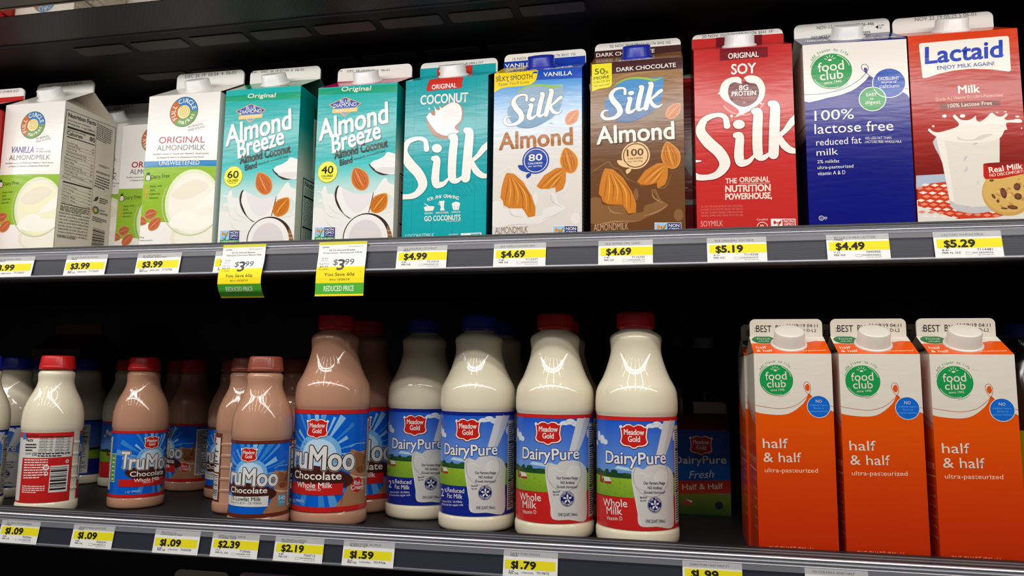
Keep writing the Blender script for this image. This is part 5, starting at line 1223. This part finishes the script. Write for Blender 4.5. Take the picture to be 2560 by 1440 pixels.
m = Mesh(); m.box(X0, -99, 247, X1, -85, 262); cobj(m, 'mirror_strip', MIR)
m = Mesh(); m.box(X0, -130, 247, X1, -101, 262); cobj(m, 'canopy_underside', GREY)
m = Mesh(); m.box(X0, -101, 246, X1, -99, 262); cobj(m, 'strip_edge', material('strip_edge', (170, 150, 130), .4, .5))
m = Mesh(); m.box(X0, -130, 262, X1, -10, 275); cobj(m, 'canopy_shell', GREY)

# shelves with their price rails
def shelf(z, floor, label, yo=0.0, zo=0.0, sc=1.0):
    root = empty('refrigerator_shelf', (0, 0, z)); tag(root, label, 'shelf', None)
    def part(m, name, mat): return m.build(name, mat, root, xf=lambda p: (p[0], p[1], p[2]-z))
    T = lambda pr: [(y+yo, z+zo+v*sc) for y, v in pr]
    m = Mesh(); m.box(X0, 3, floor-6, X1, 476, floor); part(m, 'shelf_deck', DECK)
    m = Mesh(); m.box(X0, 6, z-37, X1, 30, floor-6); part(m, 'front_beam', BLACK)
    m = Mesh(); m.extrude_x([(3, z-37*sc), (3, z), (0, z), (yo-.2, z+zo-1.8), (yo+1, z+zo-2.4), (yo+1, z-37*sc)], X0, X1, (0, 0, 0), close=True); part(m, 'rail_back', BLACK)
    if yo:
        for t in (.35, .72):
            m = Mesh(); y, zz = yo*t, z+(zo-1.8)*t; m.extrude_x([(y+.5, zz-.3), (y+.3, zz+.5), (y-.3, zz+.5), (y-.5, zz-.3)], X0, X1, (0, 0, 0), close=True); part(m, 'ledge_bead', CHROME)
    m = Mesh()
    m.extrude_x(T([(1, -2.2), (-1.0, -2.4), (-2.2, -3.0), (-2.8, -3.9), (-2.2, -4.7), (-1.4, -5.2), (-2.0, -5.7), (-3.2, -6.3), (-3.6, -7.3), (-3.2, -8.2), (-2.4, -8.8), (-3.2, -9.2), (-4.2, -9.6), (-4.5, -10.2), (-4.0, -10.8), (-2.6, -11.1), (1, -11.2)]), X0, X1, (0, 0, 0), close=True); part(m, 'rail_moulding', CHROME)
    m = Mesh(); m.extrude_x(T([(1, -11.2), (-2.6, -11.1), (-6.4, -34.4), (1, -34.4)]), X0, X1, (0, 0, 0), close=True); part(m, 'label_channel', STRIP)
    m = Mesh(); m.extrude_x(T([(1, -34.4), (-7.4, -34.2), (-8.2, -34.8), (-8.4, -36.2), (-7.6, -37.4), (1, -38)]), X0, X1, (0, 0, 0), close=True); part(m, 'rail_lip', CHROME)
    m = Mesh(); m.extrude_x(T([(-4.4, -10.6), (-4.8, -10.4), (-5.7, -15.6), (-5.3, -15.8)]), X0, X1, (0, 0, 0), close=True); part(m, 'clear_cover', CLEAR)
LYO, LZO, LSC = -14.0, -1.5, .94
shelf(0, UP_FLOOR, 'upper shelf with price rail carrying the tall milk cartons')
shelf(-300, LO_FLOOR, 'lower shelf with price rail carrying the milk bottles', LYO, LZO, LSC)
m = Mesh(); b = empty('refrigerator_shelf', (0, 0, -640)); tag(b, 'bottom shelf in the dark under the lower price rail', 'shelf'); m.box(X0, -110, -6, X1, 470, 0); m.build('shelf_deck', DECK, b)

# ---- price tags in the rails
def rail_frame(z):
    yo, zo, k = (0, 0, 1) if z == 0 else (LYO, LZO, LSC)
    o = np.array([0, -3.3+yo, z+zo-10.2*k]); ev = -np.array([0, -4.6, -25.4*k])/25.8; ev = ev/np.linalg.norm(ev)
    return o, ev
def price_tag(xl, xr, ym, z, lines, price, unit, num, code, label, group, modern=False):
    o, ev = rail_frame(z); pm = plane_map(o, (1, 0, 0), ev)
    u0, u1 = pm(xl, ym)[0], pm(xr, ym)[0]; W = u1-u0; Hh = 25.8*(1 if z == 0 else LSC)
    A = Art(); A.urect(-1, -1, W+1, Hh+1, (236, 234, 232), 0)
    y0, y1 = (.36, .70) if not modern else (.28, .62)
    A.urect(.04*W if not modern else .03*W, y0*Hh, W if not modern else .96*W, y1*Hh, (236, 222, 20), 1)
    for i, t in enumerate(lines): A.utext(t, (.13*W, (.82-.075*i)*Hh), ((.13+min(.66, .034*len(t)))*W, (.82-.075*i)*Hh), .072*Hh, INK, bold=.02 if not modern else .0, L=3, res=2)
    A.utext('$', (.15*W, (y0+.035)*Hh), (.235*W, (y0+.035)*Hh), .25*Hh, (24, 20, 16), bold=.05, L=3); A.utext(price[1:], (.245*W, (y0+.035)*Hh), (.60*W, (y0+.035)*Hh), .26*Hh, (24, 20, 16), bold=.075, L=3)
    A.utext(unit[0], (.11*W, .255*Hh if not modern else .18*Hh), (.21*W, .255*Hh if not modern else .18*Hh), .06*Hh, INK, bold=.03, L=3, res=2)
    A.utext(unit[1], (.11*W, .15*Hh if not modern else .10*Hh), ((.11+.03*len(unit[1]))*W, .15*Hh if not modern else .10*Hh), .065*Hh, INK, bold=.02, L=3, res=2)
    A.utext(num, (.62*W, .245*Hh if not modern else .15*Hh), (.85*W, .245*Hh if not modern else .15*Hh), .085*Hh, INK, L=3, res=2); A.utext(code, ((.56 if not modern else .34)*W, .14*Hh), ((.85 if not modern else .56)*W, .14*Hh), .06*Hh, (90, 90, 90), L=3, res=2)
    if not modern:
        A.uring((0, 0), 0, 0, INK); A.sh.pop()
        for q in ((.45, .11, .55, .115), (.45, .19, .55, .195), (.45, .11, .452, .195), (.548, .11, .55, .195)): A.urect(q[0]*W, q[1]*Hh, q[2]*W, q[3]*Hh, INK, 3)
        A.utext('144.003.005.039', (.62*W, .07*Hh), (.86*W, .07*Hh), .035*Hh, (90, 90, 90), L=3, res=1)
    m = Mesh(); q = o+np.array([0, -.25, 0])
    A.emit(m, lambda u, v, off: (u-W/2, *(ev[1:]*(v-Hh)+np.array([-off-.3, 0]))), (0, 0, W, Hh))
    a, b = (0, 0), ev[1:]*(-Hh)
    m.face([(W/2, *a), (-W/2, *a), (-W/2, *b), (W/2, *b)], (225, 224, 222)) 
    for x in (-W/2, W/2): m.face([(x, *a), (x, a[0]-.3, a[1]), (x, b[0]-.3, b[1]), (x, *b)], (225, 224, 222))
    ob = m.build('price_tag', PAPER, None, loc=(u0+W/2, q[1], q[2]))
    tag(ob, label, 'price tag', group)
yu = lambda x: 664-.0297*x
yl = lambda x: 1326+.0531*x
GU, GL_ = 'price tags on the upper rail', 'price tags on the lower rail'
UT = [(-30, 84, ['FL CIR ALMND MILK', 'VANILLA'], '$3.99', ('6.2c', 'PER OZ'), '7115637', '36800-22201', 'yellow and white price tag reading 3.99 cut by the left edge, upper rail', True),
      (165, 267, ['FL CIR PLAIN ALMOND', 'MILK'], '$3.99', ('6.2c', 'PER OZ'), '7115629', '36800-22200', '3.99 price tag for plain almond milk on the upper rail', True),
      (343, 452, ['FL CIR UNSWT', 'ALMOND ORIG MILK'], '$3.99', ('6.2c', 'PER OZ'), '7115702', '36800-27281', '3.99 price tag for unsweetened almond milk, below the blue banded white carton', True),
      (538, 648, ['ALMND BREEZE'], '$4.59', ('7.2c', 'PER OZ'), '7114523', '41570-05614', 'price tag mostly covered by the bent reduced price sign', True),
      (993, 1118, ['SILK ORIGINAL COCONUT', 'MILK'], '$4.99', ('7.8c', 'PER OZ'), '7115314', '02529300122', '4.99 price tag under the turquoise coconut carton', False),
      (1235, 1365, ['SILK VANILLA ALMOND MILK'], '$4.69', ('7.4c', 'PER OZ'), '7115371', '02529300099', '4.69 price tag for vanilla almond milk, under the white and blue carton', False),
      (1496, 1632, ['SILK ALMND DRK CHOC'], '$4.69', ('7.4c', 'PER OZ'), '7115330', '02529300119', '4.69 price tag for dark chocolate, under the brown carton', False),
      (1767, 1916, ['SILK ORIGINAL SOY MILK'], '$5.19', ('8.1c', 'PER OZ'), '7114358', '02529360039', '5.19 price tag under the red soy carton', False),
      (2065, 2222, ['FD CLB 2 % MILK LACTOSE', 'FREE'], '$4.49', ('7.1c', 'PER OZ'), '7090905', '03680044862', '4.49 price tag under the dark blue lactose free carton', False),
      (2332, 2503, ['LACTAID WHOLE MILK'], '$5.29', ('8.3c', 'PER FL OZ'), '7114481', '04138309036', '5.29 price tag under the red carton with the cookie', False)]
for xl, xr, ln, pr, un, nu, co, lb, md in UT: price_tag(xl, xr, yu((xl+xr)/2), 0, ln, pr, un, nu, co, lb, GU, md)
LT = [(0, 98, ['TRU MOO 1% STRAWBERRY', 'MILK'], '$1.09', ('6.8c', 'PER OZ'), '7020266', '04190007285', '1.09 price tag for strawberry milk at the left end of the lower rail', False),
      (181, 285, ['TRU MOO WHOLE CHOCOLATE', 'MILK'], '$1.09', ('6.8c', 'PER OZ'), '7020241', '04190007517', '1.09 price tag for whole chocolate milk, second along the lower rail', False),
      (386, 500, ['TRU MOO 1%', 'CHOCOLATE MILK'], '$1.09', ('6.8c', 'PER OZ'), '7020258', '41900-07287', '1.09 price tag for 1% chocolate milk, third along the lower rail', True),
      (530, 648, ['DRIFLD SNGL SERVE', 'CLASSIC EGG'], '$2.39', ('17.1c', 'PER FL OZ'), '7120066', '02640041799', '2.39 price tag under the lowfat chocolate bottle', False),
      (687, 810, ['MG TRUMOO WHOLE', 'CHOCOLATE MILK'], '$2.19', ('6.8c', 'PER OZ'), '7020712', '04190007515', '2.19 price tag under the tall chocolate quart', False),
      (858, 987, ['DAIRY PURE 2% MILK', 'PLASTIC QT'], '$1.59', ('5c', 'PER OZ'), '7019706', '41900-07661', '1.59 price tag on the lower rail for reduced fat milk', True),
      (1259, 1395, ['DAIRY PURE WHOLE', 'MILK'], '$1.79', ('5.6c', 'PER OZ'), '7019672', '41900-07642', '1.79 price tag on the lower rail for whole milk', True),
      (1706, 1855, ['DAIRY PURE HALF HALF PT'], '$1.99', ('12.4c', 'PER OZ'), '7019805', '04190007680', '1.99 price tag on the lower rail below the dark gap', False),
      (2012, 2170, ['FD CLB HALF AND HALF'], '$2.59', ('8.1c', 'PER OZ'), '7090913', '03680044870', '2.59 price tag cut by the bottom edge below the orange cartons', False),
      (2457, 2600, ['MG LITE HALF AND HALF'], '$2.79', ('8.7c', 'PER OZ'), '7090921', '04190007700', 'price tag barely showing in the lower right corner', False)]
for xl, xr, ln, pr, un, nu, co, lb, md in LT: price_tag(xl, xr, yl((xl+xr)/2), -300, ln, pr, un, nu, co, lb, GL_, md)

# ---- the two long reduced price signs
def sale_sign(px0, px1, prof, names, reg, label):
    """prof: list of (distance down, y offset) along the paper"""
    X = [px_at(p, 660, -8) for p in (px0, px1)]; W = X[1]-X[0]; Ht = prof[-1][0]
    A = Art(); Gn, Y_ = (76, 176, 50), (246, 226, 20); G2 = (90, 90, 92)
    A.urect(-1, -1, W+1, Ht+1, (244, 243, 240), 0); V = lambda d: Ht-d
    A.urect(-1, V(3.2), W+1, Ht+1, (214, 206, 60), 1); A.urect(-1, -1, W+1, V(28), Y_, 1); A.urect(-1, 2.2, W+1, V(46), Gn, 2)
    A.utext('EXTRA', (.08*W, V(6.6)), (.22*W, V(6.6)), 1.4, INK, bold=.03, L=3, res=2); A.utext('UA 12 ounce 17', (.62*W, V(6)), (.92*W, V(6)), 1.1, G2, L=3, res=2)
    A.utext('64 Oz Almond Breeze', (.22*W, V(10.2)), (.76*W, V(10.2)), 1.9, G2, L=3, shear=.1); A.utext(names, (.10*W, V(13.2)), (.92*W, V(13.2)), 2.0, G2, L=3, shear=.1)
    A.utext('6.2c', (.09*W, V(19)), (.22*W, V(19)), 1.7, (120, 120, 122), L=3, res=2); A.utext('PER OZ', (.08*W, V(21.6)), (.22*W, V(21.6)), 1.2, (150, 150, 152), L=3, res=2); A.utext('Reg Price', (.05*W, V(25.2)), (.25*W, V(25.2)), 1.5, (130, 130, 120), L=3, res=2)
    A.utext('$4.59', (.06*W, V(28.6)), (.24*W, V(28.6)), 1.8, G2, bold=.01, L=3, res=2); A.utext(reg, (.05*W, V(31.6)), (.24*W, V(31.6)), 1.7, (120, 120, 100), L=3, res=2)
    A.utext('$', (.33*W, V(26)), (.43*W, V(26)), 6.2, (84, 84, 88), L=3, shear=.1); A.utext('3', (.42*W, V(31.5)), (.56*W, V(31.5)), 11.5, (70, 70, 74), bold=.03, L=3, shear=.1); A.utext('99', (.57*W, V(26)), (.76*W, V(26)), 6.4, (84, 84, 88), L=3, shear=.1)
    A.utext('You Save 60¢', (.17*W, V(38.2)), (.80*W, V(38.2)), 3.3, (70, 62, 16), bold=.01, L=3); A.utext('thru 10/30/19', (.29*W, V(43.2)), (.70*W, V(43.2)), 2.0, (80, 72, 16), bold=.01, L=3); A.utext('1', (.91*W, V(35)), (.917*W, V(35)), 1.4, INK, L=3, res=2)
    A.utext('REDUCED PRICE', (.18*W, V(54.6)), (.80*W, V(54.6)), 5.6, (224, 238, 214), bold=.02, L=3)
    def yat(d):
        for (a, ya), (b, yb) in zip(prof, prof[1:]):
            if d <= b: return ya+(yb-ya)*(d-a)/(b-a)
        return prof[-1][1]
    def bend(d):
        z = 0; k = 0.0; n = 24; py = yat(0)
        for i in range(n):
            d1 = d*(i+1)/n; y = yat(d1); st = d/n; dy = y-py; z += math.sqrt(max(st*st-dy*dy, 0)); py = y
        return py, -z
    zz = {}
    def place(u, v, o):
        d = round(Ht-v, 3)
        if d not in zz: zz[d] = bend(d)
        y, z = zz[d]; return (u-W/2, y-o, z)
    m = Mesh(); A.emit(m, place, (0, 0, W, Ht), None, 2.0)
    n = 30
    for i in range(n):
        a, b = place(0, Ht*i/n, -.25), place(0, Ht*(i+1)/n, -.25); m.face([(-W/2, a[1], a[2]), (W/2, a[1], a[2]), (W/2, b[1], b[2]), (-W/2, b[1], b[2])][::-1], (240, 240, 236), True)
    ob = m.build('sale_sign', PAPER, None, loc=(X[0]+W/2, 0, -4.2)); tag(ob, label, 'price sign', 'reduced price signs on the upper rail')
sale_sign(553, 660, [(0, -5.6), (10, -6.4), (20, -8), (30, -11), (38, -13), (46, -13), (54, -10), (63, -4)], 'Almond Coconut Blend Milk', '7114523', 'reduced price sign bent back at its foot, below the 60 calories carton')
sale_sign(794, 914, [(0, -5.6), (10, -6.4), (20, -8), (30, -10), (40, -11), (60, -11.5)], 'Coconut Almond Milk', '7114541', 'straight hanging reduced price sign below the 40 calories carton')

# ---- dim things farther back and below
DARKB = material('dark_bottle_plastic', (40, 26, 20), .12, .6)
def soda(x, y, z, cap, lab, label):
    root = empty('drink_bottle', (x, y, z)); tag(root, label, 'bottle', 'dark bottles at the back right')
    m = Mesh(); m.lathe([(28, 0), (33, 3), (34, 10), (34, 90), (33, 100), (34, 112), (34, 135), (31, 158), (24, 182), (16, 204), (12.5, 214), (12.5, 222)], (0, 0, 0), 48); m.build('bottle_body', DARKB, root)
    m = Mesh(); m.lathe([(14.5, 216), (14.5, 228), (13.6, 231)], cap, 48); m.build('screw_cap', plastic(cap), root)
    m = Mesh(); m.lathe([(34.4, 60), (34.6, 62), (34.6, 122), (34.4, 124)], lab, 48, capends=False); m.build('wrap_label', plastic(lab), root)
soda(px_at(2546, 760, 120), 120, LO_FLOOR, (30, 44, 170), (150, 140, 20), 'dark drink bottle with blue cap at the right edge')
soda(px_at(2470, 760, 200), 200, LO_FLOOR, (40, 40, 44), (60, 20, 20), 'dark drink bottle left of the blue capped one at the right edge')
soda(px_at(2385, 770, 310), 310, LO_FLOOR, (40, 40, 44), (60, 20, 20), 'dark drink bottle deep behind the right end orange carton')
soda(px_at(1757, 840, 400), 400, LO_FLOOR, (190, 196, 210), (30, 50, 160), 'blue labelled bottle deep in the dark gap')
soda(px_at(1692, 860, 320), 320, LO_FLOOR, (60, 60, 64), (40, 40, 44), 'dark bottle deep in the gap beside the blue labelled one')
def z_at(px, py, Y):
    d = ray(px, py); t = (Y+CAM_D)/d[1]; return CAM_H+d[2]*t
zt = z_at(440, 1386, -12); h_ = zt+640-18-46.5*math.tan(math.radians(32))
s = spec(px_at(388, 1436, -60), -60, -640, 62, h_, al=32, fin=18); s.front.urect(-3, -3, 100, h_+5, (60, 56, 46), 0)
s.slope.utext('CREAM', (6, 14), (56, 17), 10, (30, 26, 24), bold=.02, L=3)
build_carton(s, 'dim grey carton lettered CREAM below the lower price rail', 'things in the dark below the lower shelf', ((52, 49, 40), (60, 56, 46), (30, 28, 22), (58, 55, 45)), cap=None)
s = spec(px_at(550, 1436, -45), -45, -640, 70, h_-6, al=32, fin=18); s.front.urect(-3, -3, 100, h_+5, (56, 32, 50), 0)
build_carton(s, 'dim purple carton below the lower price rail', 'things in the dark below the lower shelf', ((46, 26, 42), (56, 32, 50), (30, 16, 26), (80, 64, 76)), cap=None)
bpy.context.view_layer.update()
